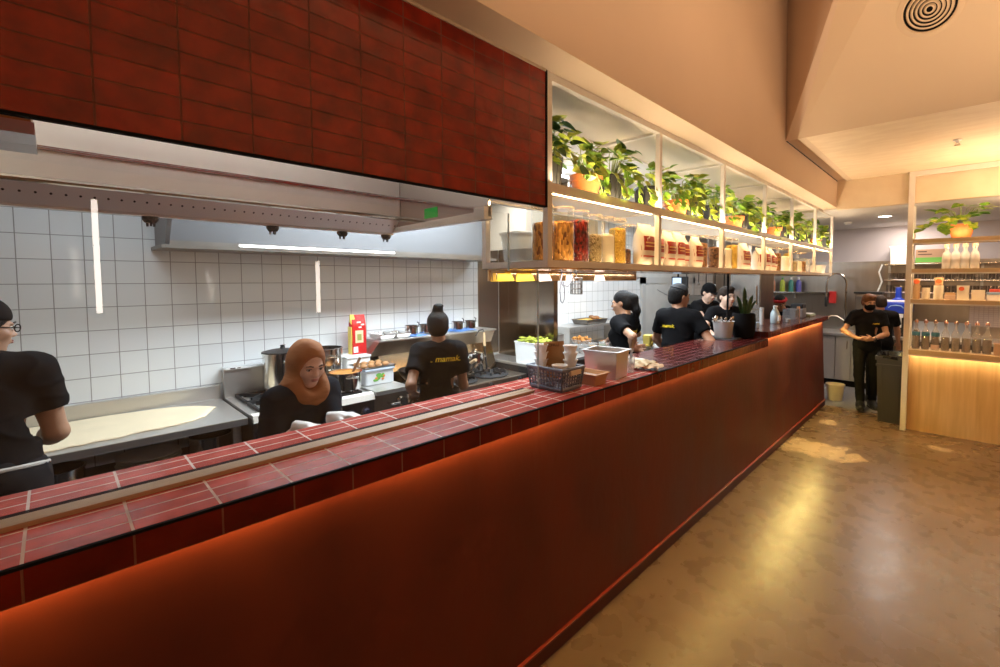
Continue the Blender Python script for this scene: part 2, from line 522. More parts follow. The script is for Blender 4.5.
# far dining ceiling, with the stepped margin along the wall
struct('ceiling', MB().box(-.985, 4.25, 2.85, 2.4, 6.42, 2.93), M['ply'])
struct('trim_3', MB().box(-1.135, 4.25, 2.862, -1.045, 6.5, 2.93), M['plaster_tan'])
struct('trim_4', MB().box(-1.045, 4.25, 2.85, -.985, 6.42, 2.94), M['plaster_cream'])
struct('beam', MB().box(-1.135, 6.42, 2.52, 2.4, 6.52, 2.93), M['ply'])
# sloping bulkhead that rises from the low ceiling towards the dining room
n_e1 = (-.677, 3.72, 3.60)
top = MB()
P0, P1, P2 = (-1.135, 4.25, 2.85), (-1.05, 4.25, 2.85), (-.987, 4.25, 2.85)
Q1 = (-.677 + .26, 3.70 - .40, 3.58 + .52)
Q2 = (-.483 + .36, 3.705 - .40, 3.504 + .48)
top.poly([P0, P1, Q1, (-1.135, 4.2, 4.1)])
struct('ceiling_return', top, M['plaster_tan'])
struct('ceiling_facet', MB().poly([P1, P2, Q2, Q1]), M['plaster_cream'])
struct('ceiling_slope', MB().poly([P2, (2.4, 4.25, 2.85), (2.4, 3.305, 3.984), Q2]), M['plaster_cream'])
struct('ceiling_high', MB().box(-1.2, -2.6, 3.984, 2.4, 4.5, 4.2), M['plaster_cream'])
# steel linings of the cooking line
struct('trim_5', MB().box(-3.7, 2.99, .9, -3.693, 3.27, 2.52), M['steel_v'])
M['steel_brown'] = mat('dark mirror steel sheet', (.30, .24, .18), rough=.14, metal=1, var=.12, scale=1.6, stretch=(3, 3, .5))
M['steel_dim'] = mat('dull dark steel splashback', (.37, .31, .255), rough=.28, metal=.9, var=.1, scale=2, stretch=(4, 4, .5))
struct('partition', MB().box(-3.70, 3.28, 0, -2.90, 3.34, 2.5), M['steel_brown'])
bs = MB().box(-3.7, 9.035, .8, 2.3, 9.05, 1.96)
bs.box(-3.7, 9.02, 1.955, 2.3, 9.05, 1.975)
struct('trim_6', bs, M['steel_dim'])

# ------------------------------------------------------------------ service counter
ct = thing('service_counter', 'long red tiled service counter with glowing front between dining floor and kitchen', 'counter', (-1.5, 2.0, 0))
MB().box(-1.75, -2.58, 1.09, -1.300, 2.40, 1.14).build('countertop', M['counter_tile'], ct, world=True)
MB().box(-1.75, 2.40, 1.09, -1.300, 4.43, 1.14).build('shaded_countertop', M['shaded_tile'], ct, world=True)
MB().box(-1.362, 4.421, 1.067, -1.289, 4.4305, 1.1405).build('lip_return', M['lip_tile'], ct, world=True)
MB().box(-1.75, 4.43, 1.15, -1.296, 6.97, 1.20).build('raised_countertop', M['shaded_tile'], ct, world=True)
MB().box(-1.318, -2.58, 1.067, -1.289, 4.43, 1.1342).build('tile_lip', M['lip_tile'], ct, world=True)
MB().box(-1.318, 4.43, 1.142, -1.289, 6.97, 1.2005).build('raised_tile_lip', M['lip_tile'], ct, world=True)
MB().box(-1.300, -2.58, 1.1342, -1.2878, 4.43, 1.1403).build('edge_trim', M['black'], ct, world=True)
MB().hexa([(-1.70, -2.58, .0), (-1.299, -2.58, .0), (-1.299, 4.43, .0), (-1.70, 4.43, .0), (-1.70, -2.58, 1.09), (-1.350, -2.58, 1.09), (-1.350, 4.43, 1.09), (-1.70, 4.43, 1.09)]).hexa([(-1.70, 4.43, .0), (-1.299, 4.43, .0), (-1.299, 6.962, .0), (-1.70, 6.962, .0), (-1.70, 4.43, 1.15), (-1.3528, 4.43, 1.15), (-1.3528, 6.962, 1.15), (-1.70, 6.962, 1.15)]).build('front_panel', M['counter_red'], ct, world=True)
MB().box(-1.34, -2.58, .0, -1.294, 6.962, .066).build('plinth', M['plinth_red'], ct, world=True)
MB().box(-1.34, -2.58, .066, -1.288, 6.963, .078, bev=.002).build('plinth_cap', mat('red skirting cap', (.20, .02, .008), rough=.3), ct, world=True)
MB().box(-1.362, 4.4305, 1.1405, -1.318, 4.44, 1.1995).build('lip_return', M['lip_tile'], ct, world=True)
led = emit_mat('amber led strip', (1.0, .70, .20), 72.0)
MB().box(-1.340, -2.55, 1.080, -1.326, 4.42, 1.0895).build('led_strip', led, ct, world=True)
MB().box(-1.342, 4.46, 1.140, -1.324, 6.92, 1.1495).build('led_strip', emit_mat('bright amber led strip', (1.0, .76, .22), 150.0), ct, world=True)

# channel and glass screen
gs = thing('glass_screen', 'tall clear glass screen in a tan channel along the counter top', 'screen', (-1.51, 0, 1.14))
MB().box(-1.545, -2.55, 1.1405, -1.490, 1.545, 1.152).build('base_channel', M['tan'], gs, world=True)
MB().box(-1.572, -2.55, 1.1405, -1.545, 1.545, 1.150).build('channel_seal', M['black'], gs, world=True)
GL = glass_mat('screen glass', (.98, .985, .98), refl=.20, rough=.0)
MB().box(-1.520, -2.5, 1.152, -1.514, 1.405, 1.978).box(-1.520, 1.405, 1.152, -1.514, 1.598, 1.722).build('pane', GL, gs, world=True)
MB().box(-1.521, 1.598, 1.152, -1.513, 1.602, 1.722).box(-1.521, 1.404, 1.722, -1.513, 1.408, 1.978).build('pane_edge', mat('pale glass edge', (.55, .62, .60), rough=.2), gs, world=True)

# ------------------------------------------------------------------ extraction hood
hd = thing('extraction_hood', 'large stainless kitchen extraction hood behind the glass, above the cooking line', 'hood', (-2.6, .7, 2.0))
HX = -2.27
hb = MB()
# front skirt of the hood: upper sheet, dark crease, lower sheet leaning in, rolled rim
hb.box(HX - .02, -2.5, 2.12, HX, 1.298, 2.46)
hb.hexa([(HX - .02, -2.5, 2.02), (HX, -2.5, 2.02), (HX, 1.298, 2.02), (HX - .02, 1.298, 2.02), (HX - .02, -2.5, 2.12), (HX + .004, -2.5, 2.12), (HX + .004, 1.298, 2.12), (HX - .02, 1.298, 2.12)])
hb.build('front_skirt', M['skirt'], hd, world=True)
MB().box(HX - .022, -2.5, 2.115, HX + .012, 1.298, 2.128).build('fold', M['steel_shiny'], hd, world=True)
MB().tube([(HX + .002, -2.5, 2.015), (HX + .002, 1.298, 2.015)], .011, 8).build('rim_bead', M['steel_shiny'], hd, world=True, smooth=True)
MB().hexa([(HX - .075, -.13, 1.945), (HX - .065, -.13, 1.94), (HX - .065, 1.298, 1.94), (HX - .075, 1.298, 1.945), (HX - .02, -.13, 2.01), (HX - .004, -.13, 2.01), (HX - .004, 1.298, 2.01), (HX - .02, 1.298, 2.01)]).build('perforated_rim', dots_mat('perforated hood rim', (.74, .72, .68), .0355, 1.977 - 1.98 + .0, .0036) if False else dots_mat('perforated hood rim', (.74, .72, .68), .0355, -.023, .0036), hd, world=True)
MB().box(HX - .10, -.13, 1.93, HX - .07, 1.298, 1.947).build('lower_rim', M['galv'], hd, world=True)
# rear plenum on the tiled wall
pl = MB()
pl.box(-3.695, .46, 1.885, -3.34, 2.86, 2.50)
pl.build('plenum', mat('dull plenum steel', (.15, .15, .155), rough=.45, metal=.4), hd, world=True)
MB().box(-3.70, .42, 1.865, -3.30, 2.90, 1.885).build('plenum_tray', M['steel_dark'], hd, world=True)
MB().box(-3.36, .46, 1.886, -3.335, 2.86, 1.91).build('plenum_lip', M['steel_dark'], hd, world=True)
# end cheeks of the canopy
MB().box(HX - .08, 1.300, 1.962, -1.53, 1.312, 2.50).build('end_cheek', mat('mirror polished cheek', (.58, .56, .53), rough=.10, metal=1, bump=.05, bscale=5), hd, world=True)
MB().hexa([(HX - .10, 1.285, 1.945), (-1.55, 1.285, 1.945), (-1.55, 1.318, 1.945), (HX - .10, 1.318, 1.945), (HX - .10, 1.294, 1.97), (-1.55, 1.294, 1.985), (-1.55, 1.318, 1.985), (HX - .10, 1.318, 1.97)]).box(-1.60, 1.275, 1.945, -1.53, 1.32, 2.0).build('cheek_lip', M['paint_white'], hd, world=True)
MB().box(-2.03, 1.2985, 1.992, -1.915, 1.3, 2.042).build('green_reflection', mat('painted green reflection', (.02, .62, .10), rough=.35), hd, world=True)  # green plate painting an exit sign's reflection onto the cheek
MB().rod((-1.80, -1.2, 2.44), (-1.80, 1.1, 2.44), .012).build('fluorescent_tube', emit_mat('warm fluorescent tube', (1.0, .95, .88), 8.0), hd, world=True, smooth=True)
MB().rod((-2.02, -1.2, 2.44), (-2.02, 1.1, 2.44), .012).build('fluorescent_tube', bpy.data.materials['warm fluorescent tube'], hd, world=True, smooth=True)
MB().box(-2.27, -2.5, 2.47, -1.54, 1.30, 2.49).build('canopy_roof', M['steel'], hd, world=True)
MB().box(-1.90, -2.5, 2.06, -1.66, -.02, 2.30).build('canopy_duct', mat('tan painted duct', (.52, .36, .18), rough=.6), hd, world=True)
MB().box(-1.905, -2.5, 2.03, -1.655, -.015, 2.06).build('canopy_duct_flange', M['galv'], hd, world=True)
MB().hexa([(-3.695, .44, 1.885), (-3.34, .44, 1.885), (-3.34, .46, 1.885), (-3.695, .46, 1.885), (-3.695, .44, 2.5), (-2.80, .44, 2.5), (-2.80, .46, 2.5), (-3.695, .46, 2.5)]).build('end_cheek', bpy.data.materials['dull plenum steel'], hd, world=True)
MB().box(-3.33, 2.84, 1.96, -2.36, 2.86, 2.5).build('end_cheek', mat('tan duct side', (.30, .23, .16), rough=.5, metal=.3), hd, world=True)
# baffle filters under the canopy roof
for k in range(5):
    f = MB()
    y0 = .50 + k * .47
    for j in range(9):
        f.box(-3.33, y0 + j * .05, 2.44, -2.40, y0 + j * .05 + .028, 2.46)
    f.build('baffle_filter', M['steel_shiny'], hd, world=True)
MB().box(-3.69, -2.5, 2.47, -2.29, 2.86, 2.49).build('canopy_roof', M['steel'], hd, world=True)
tube_e = emit_mat('cool fluorescent tube', (.92, .96, 1.0), 9.0)
MB().rod((-3.328, .80, 1.897), (-3.328, 1.85, 1.897), .007).build('fluorescent_tube', tube_e, hd, world=True, smooth=True)
for (x, y) in ((HX - .085, .27), (HX - .085, .70), (HX - .085, 1.02), (HX - .085, 1.26)):
    n = MB().lathe([(.026, 0), (.026, -.012), (.018, -.024), (.0, -.026)], (x, y, 1.93), 14)
    for a in (0, 2, 4): n.lathe([(.005, -.02), (.004, -.038)], (x + .012 * math.cos(a), y + .012 * math.sin(a), 1.93), 6)
    n.build('drip_cup', M['blackplastic'], hd, world=True)
# bright end box and duct box by the shelf
eb = thing('vent_duct', 'pale steel box at the end of the hood beside the white shelf', 'box', (-2.08, 2.5, 2.0))
MB().box(-2.20, 2.2, 2.005, -1.965, 2.8, 2.30).build('casing', mat('tan duct casing', (.46, .36, .25), rough=.5, metal=.3), eb, world=True)
MB().box(-2.22, 2.18, 1.985, -1.945, 2.82, 2.005).build('bottom_flange', M['paint_white'], eb, world=True)
# ------------------------------------------------------------------ hanging shelf over the counter
SX0, SX1 = -1.72, -1.289
hs = thing('hanging_shelf', 'long cream steel two tier shelf hung under the ceiling over the counter', 'shelf', (-1.5, 4.2, 1.74))
posts = (1.434, 2.385, 3.335, 4.285, 5.16, 6.16, 7.10)
b_ = .028
for i, y in enumerate(posts):
    MB().box(SX1 - b_, y - b_ / 2, 1.735, SX1, y + b_ / 2, 2.543).build('post', M['paint_white'], hs, world=True)
    MB().box(SX0, y - b_ / 2, 1.735, SX0 + b_, y + b_ / 2, 2.543).build('post', M['paint_white'], hs, world=True)
    for z in (1.735, 2.06, 2.513):
        MB().box(SX0 + b_, y - b_ / 2, z, SX1 - b_, y + b_ / 2, z + b_).build('cross_bar', M['paint_white'], hs, world=True)
for x in (SX0, SX1 - b_):
    for z, h in ((1.735, .03), (2.055, .036), (2.513, .03)):
        m = MB()
        for a, c in zip(posts[:-1], posts[1:]):
            m.box(x, a + b_ / 2, z, x + b_, c - b_ / 2, z + h)
        m.build('rail', M['paint_white'], hs, world=True)
def boards(z0, z1, name, mt, dx=0):
    m = MB()
    for a, c in zip(posts[:-1], posts[1:]):
        m.box(SX0 + b_, a + b_ / 2, z0, SX1 - b_, c - b_ / 2, z1)
    return m.build(name, mt, hs, world=True)
boards(2.066, 2.086, 'middle_board', M['paint_white'])
boards(1.745, 1.763, 'bottom_board', M['paint_white'])
boards(2.528, 2.540, 'top_board', mat('cream shelf top', (.66, .58, .47), rough=.6))
MB().box(SX0 + .01, 1.45, 1.728, SX1 - .01, 7.08, 1.735).build('underside_sheet', mat('brassy sheet metal', (.66, .46, .26), rough=.16, metal=1, var=.5, scale=2.5, stretch=(1, 2, 1)), hs, world=True)
warm = emit_mat('warm white led strip', (1.0, .66, .32), 42.0)
for a, c in zip(posts[:-1], posts[1:]):
    MB().box(SX1 - .05, a + .03, 2.0565, SX1 - .034, c - .03, 2.0655).build('led_strip', warm, hs, world=True)
warm2 = emit_mat('warm white upward led strip', (1.0, .72, .42), 48.0)
warm3 = emit_mat('warm white low led strip', (1.0, .72, .40), 13.0)
for a, c in zip(posts[:-1], posts[1:]):
    MB().box(SX1 - b_ - .013, a + .03, 2.0865, SX1 - b_ - .001, c - .03, 2.0905).build('led_strip', warm2, hs, world=True)
    MB().box(SX1 - b_ - .010, a + .03, 1.7632, SX1 - b_ - .001, c - .03, 1.7655).build('led_strip', warm3, hs, world=True)
MB().rod((-1.60, 4.26, 1.1425), (-1.60, 4.26, 1.728), .010).lathe([(.03, 0), (.03, .006)], (-1.60, 4.26, 1.1425)).build('support_post', M['black'], hs, world=True)

dr = thing('docket_rail', 'brassy order rail with yellow and white slips under the near end of the shelf', 'rail', (-1.69, 2.1, 1.70))
MB().box(-1.705, 1.44, 1.675, -1.695, 2.80, 1.727).build('rail_strip', bpy.data.materials['brassy sheet metal'], dr, world=True)
for k, (a, c_, mm) in enumerate(((1.45, 1.61, 'y'), (1.62, 1.76, 'y'), (1.78, 1.90, 'w'), (2.02, 2.10, 'w'), (2.30, 2.42, 'w'))):
    MB().hexa([(-1.6945, a, 1.672), (-1.693, a, 1.672), (-1.693, c_, 1.676), (-1.6945, c_, 1.676), (-1.6945, a + .01, 1.720), (-1.693, a + .01, 1.720), (-1.693, c_ - .03, 1.722), (-1.6945, c_ - .03, 1.722)]).build('order_slip', (bpy.data.materials.get('yellow slip') or mat('yellow slip', (.95, .58, .02), rough=.6)) if mm == 'y' else (bpy.data.materials.get('white slip') or mat('white slip', (.75, .60, .48), rough=.6)), dr, world=True)
# ---------------------------------------------------------------- plants
leafm = mat('variegated pothos leaf', (.24, .40, .035), rough=.38, col2=(.10, .23, .022), scale=14)
leafm2 = mat('lime pothos leaf', (.52, .56, .07), rough=.4, col2=(.28, .40, .04), scale=12)
leafd = mat('dark green pothos leaf', (.05, .13, .022), rough=.35, col2=(.03, .085, .016), scale=12)
stemm = mat('pothos stem', (.30, .34, .10), rough=.5)
terra = mat('terracotta', (.46, .135, .025), rough=.7, var=.12, scale=12)
soilm = mat('potting soil', (.045, .03, .02), rough=.9, var=.4, scale=60, bump=.6)
potk = mat('black ribbed plastic', (.020, .018, .017), rough=.38)

def leaf(mb, base, d, up, L, rnd):
    """heart shaped leaf: folded along its midrib and drooping at the tip"""
    d = Vector(d).normalized()
    s = d.cross(Vector(up)).normalized()
    n = s.cross(d).normalized()
    prof = [(0, .0), (-.06, .20), (.05, .40), (.25, .47), (.5, .38), (.75, .20), (.92, .06), (1.0, 0)]
    droop = rnd.uniform(.1, .35)
    fold = rnd.uniform(.1, .3)
    mid = []
    for t in (0, .05, .25, .5, .75, .92, 1.0):
        mid.append(base + d * (t * L) - n * (droop * t * t * L))
    for sg in (1, -1):
        out = []
        for (t, w) in prof[1:]:
            out.append(base + d * (t * L) + s * (sg * w * L) - n * (droop * max(t, 0) ** 2 * L) + n * (fold * w * L))
        for i in range(6):
            a = mb.bm.verts.new(mid[i]); b = mb.bm.verts.new(mid[i + 1])
            c = mb.bm.verts.new(out[i + 1]); e = mb.bm.verts.new(out[i])
            mb._face([a, b, c, e] if sg > 0 else [a, e, c, b])

def pothos(seed, n, spread, height, trail, size=.062, dark=False, zpot=.12, lim=None):
    """returns leaf and stem meshes growing from a pot top at the origin"""
    rnd = random.Random(seed)
    A, B, S = MB(), MB(), MB()
    for i in range(n):
        a = rnd.uniform(0, 2 * PI)
        if rnd.random() < .6: a = rnd.uniform(-.9, .9)          # most shoots reach out towards the room
        r = spread * rnd.uniform(.35, 1.0)
        h = height * rnd.uniform(.25, 1.0)
        e = Vector((r * math.cos(a), r * math.sin(a) * 1.15, h))
        if lim:
            e.x = max(lim[0], min(lim[1], e.x)); 
        b = Vector((.02 * math.cos(a), .02 * math.sin(a), 0))
        mid = (b + e) / 2 + Vector((0, 0, .35 * h + .01))
        S.tube([b, b.lerp(mid, .6), mid, mid.lerp(e, .6), e], [.0028, .0024, .002, .0016, .0012], 5)
        d = Vector((math.cos(a) + rnd.uniform(-.7, .7), math.sin(a) + rnd.uniform(-.7, .7), rnd.uniform(-.5, .7)))
        up = Vector((rnd.uniform(-.5, .5) + .25, rnd.uniform(-.5, .5), 1))
        leaf(A if rnd.random() < .55 else B, e, d, up, size * rnd.uniform(.7, 1.3), rnd)
    for i in range(trail):
        a = rnd.uniform(-.8, .8)
        p = Vector((.03, 0, 0)); pts = [p.copy()]
        q = Vector((spread * 1.05, spread * math.sin(a) * rnd.uniform(.8, 1.6), .015))
        pts.append(p.lerp(q, .5) + Vector((0, 0, .05)))
        pts.append(q)
        L = rnd.uniform(.5, 1.0) * zpot
        for k in range(1, 4):
            pts.append(q + Vector((.012, (a * .05 + rnd.uniform(-.02, .02)) * k, -L * k / 3)))
        S.tube(pts, .0018, 5)
        for k in range(1, len(pts)):
            for _ in range(2):
                d = Vector((rnd.uniform(.1, .8), rnd.uniform(-1, 1), rnd.uniform(-.9, .2)))
                leaf(A if rnd.random() < .5 else B, pts[k], d, (1, rnd.uniform(-.4, .4), .5), size * rnd.uniform(.5, .95), rnd)
    return A, B, S

PZ = 2.087
def terracotta_plant(y, seed, label, s=1.0, x=-1.46, z=PZ, n=34, trail=3, group='pothos plants along the top shelf'):
    t = thing('potted_pothos', label, 'plant', (x, y, z), 0, group)
    pr = [(.052, 0), (.056, .004), (.074, .088), (.083, .088), (.087, .120), (.079, .120), (.074, .100)]
    MB().lathe([(r * s, h * s) for r, h in pr], seg=28, cap1=False).build('pot', terra, t, smooth=True)
    MB().lathe([(.0749 * s, .098 * s), (.05 * s, .106 * s), (0, .108 * s)], seg=20, cap0=False).build('soil', soilm, t)
    A, B, S = pothos(seed, n, .13 * s, .16 * s, trail, .066 * s, zpot=.12 * s, lim=(-.19, .16))
    for mb, nm, mm in ((A, 'leaves', leafm), (B, 'pale_leaves', leafm2), (S, 'stems', stemm)):
        o = mb.build(nm, mm, t, smooth=False, merge=False); o.location = (0, 0, .105 * s)
    return t
def tub_plant(y, seed, label, x=-1.47, dark=False, h=.155, r=.083, n=34, trail=3, spread=.14, height=.17):
    t = thing('potted_pothos', label, 'plant', (x, y, PZ), 0, 'pothos plants along the top shelf')
    m = MB().lathe([(r * .8, 0), (r * .82, .004), (r, h), (r * 1.06, h), (r * 1.06, h + .012), (r * .95, h + .012), (r * .93, h - .01)], seg=30, cap1=False)
    for k in range(15):
        a = 2 * PI * k / 15
        m.rod((r * .82 * math.cos(a), r * .82 * math.sin(a), .01), (r * 1.0 * math.cos(a), r * 1.0 * math.sin(a), h - .005), .004, seg=6)
    m.build('pot', potk, t, smooth=True)
    MB().lathe([(r * .935, h - .008), (r * .5, h), (0, h)], seg=20, cap0=False).build('soil', soilm, t)
    A, B, S = pothos(seed, n, spread, height, trail, .064, zpot=h, lim=(-.18, .165))
    for mb, nm, mm in ((A, 'leaves', leafd if dark else leafm), (B, 'pale_leaves', leafm2), (S, 'stems', stemm)):
        o = mb.build(nm, mm, t, merge=False); o.location = (0, 0, h - .006)
    return t
tub_plant(1.60, 1, 'bushy dark leaved pothos in black tub nearest the red tiles', dark=True, height=.2)
terracotta_plant(1.865, 2, 'pothos in orange terracotta pot nearest the red tiles', x=-1.43)
tub_plant(2.13, 3, 'pothos in black tub just beyond the nearest terracotta pot', trail=4)
tub_plant(2.56, 4, 'pothos in black tub just beyond the second shelf post', trail=5, height=.14)
terracotta_plant(2.86, 5, 'pothos in second terracotta pot from the red tiles', x=-1.43)
tub_plant(3.13, 6, 'pothos in black tub right beyond the second terracotta pot', trail=5)
tub_plant(3.52, 7, 'pothos in black tub just beyond the third shelf post', x=-1.48, trail=5)
terracotta_plant(3.90, 8, 'pothos with big leaf in third terracotta pot from the red tiles', x=-1.43, n=40)
tub_plant(4.14, 9, 'pothos in black tub just short of the fourth shelf post', trail=3)
tub_plant(4.55, 10, 'pothos in black tub just beyond the fourth shelf post', trail=3)
terracotta_plant(4.98, 11, 'pothos in fourth terracotta pot from the red tiles', x=-1.43)
tub_plant(5.36, 12, 'pothos in black tub just beyond the fifth shelf post', trail=4)
tub_plant(5.72, 13, 'pothos in black tub short of the sixth shelf post', trail=4)
tub_plant(6.36, 15, 'pothos in black tub between sixth post and last terracotta pot', trail=3)
terracotta_plant(6.72, 14, 'pothos in farthest terracotta pot at the shelf end', x=-1.43, n=42)

# ---------------------------------------------------------------- jars and bags of dry goods
jarg = glass_mat('jar glass', (.97, .98, .97), refl=.07, rough=.02)
lidg = glass_mat('clear jar lid', (.95, .93, .9), refl=.2, rough=.1, haze=.25, hazecol=(.8, .66, .48))
lidw = mat('bamboo jar lid', (.62, .46, .28), rough=.5, var=.1, scale=12)
G = {
 'bark': grain_mat('curled cassia bark', (.55, .24, .045), (.80, .42, .09), (.20, .065, .012), 95, stretch=(1, 1, .45)),
 'chilli': grain_mat('dried red chillies', (.13, .010, .006), (.36, .022, .010), (.05, .005, .004), 95, rough=.35, stretch=(1, 1, .6)),
 'seed': grain_mat('coriander seed', (.42, .30, .13), (.56, .44, .22), (.26, .18, .07), 130),
 'flour': mat('white flour', (.84, .74, .55), rough=.9, var=.04, scale=20),
 'lentil': grain_mat('yellow lentils', (.80, .48, .06), (.88, .58, .10), (.62, .34, .03), 150),
 'anise': grain_mat('star anise', (.17, .07, .025), (.28, .12, .04), (.06, .022, .01), 110),
 'clove': grain_mat('brown spice', (.30, .13, .04), (.42, .20, .07), (.14, .05, .02), 90),
}
JZ = 1.764
def jar(y, kind, label, r=.05, h=.25, fill=.8, x=-1.40, lid=True):
    t = thing('storage_jar', label, 'jar', (x, y, JZ), 0, 'jars of dry goods on the lower shelf')
    MB().lathe([(r * .96, .0), (r, .005), (r, h - .01), (r * .98, h)], seg=28, cap1=False).build('glass_body', jarg, t, smooth=True)
    f = h * fill
    MB().lathe([(r * .88, .008), (r * .91, .012), (r * .91, f - .01), (r * .75, f), (0, f + .006)], seg=24).build('contents', G[kind], t, smooth=True)
    MB().lathe([(r * 1.01, h), (r * 1.01, h + .010), (r * .97, h + .012), (0, h + .012)], seg=24).build('lid', lidg, t, smooth=True)
    return t
jar(1.530, 'bark', 'jar of pale bark chips hard against the first shelf post', r=.052, h=.245, fill=.72, x=-1.42)
jar(1.645, 'bark', 'tall glass jar of orange bark sticks near first shelf post', r=.058, h=.245, fill=.78)
jar(1.768, 'chilli', 'tall glass jar of dried red chillies', r=.054, h=.242, fill=.86)
jar(1.885, 'seed', 'glass jar of green brown seeds beside the red chillies', r=.050, h=.235, fill=.62)
jar(1.995, 'flour', 'glass jar of white flour between seeds and yellow lentils', r=.052, h=.235, fill=.66)
jar(2.110, 'lentil', 'glass jar filled with yellow lentils in the nearest bay', r=.050, h=.235, fill=.84)
jar(2.220, 'anise', 'half filled jar of brown spice beside the nearest large bag', r=.046, h=.215, fill=.42, x=-1.43)
jar(3.215, 'clove', 'narrow jar of brown spice just short of third shelf post', r=.042, h=.225, fill=.8)
jar(3.42, 'anise', 'jar of dark spice just beyond the third shelf post', r=.045, h=.235, fill=.7)
jar(3.54, 'clove', 'half full brown spice jar, second beyond third post', r=.045, h=.235, fill=.5)
jar(3.66, 'flour', 'jar of white flour in the third bay', r=.05, h=.235, fill=.7)
jar(3.79, 'lentil', 'jar of yellow lentils in the third bay', r=.05, h=.235, fill=.85)
jar(5.02, 'clove', 'brown spice jar just short of the fifth shelf post', r=.045, h=.23, fill=.8)
jar(5.30, 'flour', 'white flour jar just beyond the fifth shelf post', r=.05, h=.235, fill=.7)
jar(5.44, 'lentil', 'yellow lentil jar just beyond the fifth shelf post', r=.05, h=.235, fill=.85)
jar(5.62, 'seed', 'seed jar in the middle of the fifth bay', r=.05, h=.22, fill=.55)
jar(5.82, 'flour', 'pale flour jar in the far half of fifth bay', r=.05, h=.21, fill=.6)
jar(6.02, 'clove', 'brown spice jar just short of the sixth shelf post', r=.045, h=.22, fill=.6)

bagw = mat('white woven food bag', (.66, .59, .49), rough=.55, var=.06, scale=9, bump=.5, bscale=22)
bagr = mat('dark red bag label', (.30, .022, .010), rough=.45)
bagt = mat('pale yellow label print', (.75, .48, .16), rough=.5)
bagl = mat('red label rule', (.50, .05, .03), rough=.5)
def bag(y, label, w=.13, h=.23, d=.085, x=-1.39, rz=0.0, seed=0):
    rnd = random.Random(seed)
    t = thing('food_bag', label, 'bag', (x, y, JZ), rz, 'white bags with red labels on the lower shelf')
    rs = []
    for k in range(12):
        f = k / 11
        z = f * h
        hw = w / 2 * (1.0 - .06 * f ** 2) * (1 + .02 * math.sin(7 * f + seed))
        hd_ = d / 2 * (.82 + .35 * math.sin(PI * min(1, f * 1.15)) ** .8) * (1 if f < .72 else max(.10, (1 - f) / .28))
        ring = []
        for a in range(20):
            an = 2 * PI * a / 20
            ca, sa = math.cos(an), math.sin(an)
            ring.append((math.copysign(abs(ca) ** .7, ca) * hd_ + rnd.uniform(-.0015, .0015), math.copysign(abs(sa) ** .6, sa) * hw, z + (.006 * math.sin(an * 3 + seed) if k == 11 else 0)))
        rs.append(ring)
    body = MB().rings(rs).build('bag_body', bagw, t, smooth=True, angle=60)
    bv = BVHTree.FromPolygons([v.co for v in body.data.vertices], [tuple(p.vertices) for p in body.data.polygons])
    def patch(name, y0, y1, z0, z1, mm, off):
        def fn(u, v):
            p = Vector((.3, y0 + (y1 - y0) * u, z0 + (z1 - z0) * v))
            hh = bv.ray_cast(p, Vector((-1, 0, 0)))
            return (hh[0] if hh[0] is not None else Vector((.03, p.y, p.z))) + Vector((off, 0, 0))
        return MB().grid(fn, 10, 8).build(name, mm, t, smooth=True)
    k = w * .43
    k = w * .47
    patch('label', -k, k, h * .36, h * .71, bagr, .0012)
    patch('label_rule', -k, k, h * .20, h * .24, bagl, .0012)
    patch('label_print', -k * .72, k * .78, h * .53, h * .565, bagt, .0022)
    patch('label_print', -k * .72, k * .45, h * .45, h * .475, bagt, .0022)
    return t
bag(2.345, 'white bag with red label in nearest bay beside the second post', w=.16, h=.235, seed=1, x=-1.37)
bag(2.50, 'white red labelled bag just beyond the second shelf post', w=.14, seed=2)
bag(2.655, 'white red labelled bag, second in the second bay', w=.125, h=.22, seed=3)
bag(2.79, 'white red labelled bag, third in the second bay', w=.125, h=.225, seed=4)
bag(2.925, 'white red labelled bag, fourth in the second bay', w=.11, h=.22, seed=5, x=-1.42)
bag(3.07, 'white red labelled bag, fifth in the second bay', w=.14, h=.215, seed=6)
bag(4.02, 'white red labelled bag just short of the fourth post', w=.20, h=.225, seed=7)
bag(4.19, 'white bag beside the fourth post', w=.10, h=.2, seed=8, x=-1.43)
bag(4.42, 'white red labelled bag just beyond the fourth post', w=.16, h=.205, seed=9)
bag(4.60, 'white red labelled bag, second beyond the fourth post', w=.13, h=.225, seed=10)
bag(4.76, 'white red labelled bag, third beyond the fourth post', w=.12, h=.215, seed=11)
bag(4.90, 'white red labelled bag beside the brown spice jar', w=.10, h=.2, seed=12, x=-1.41)

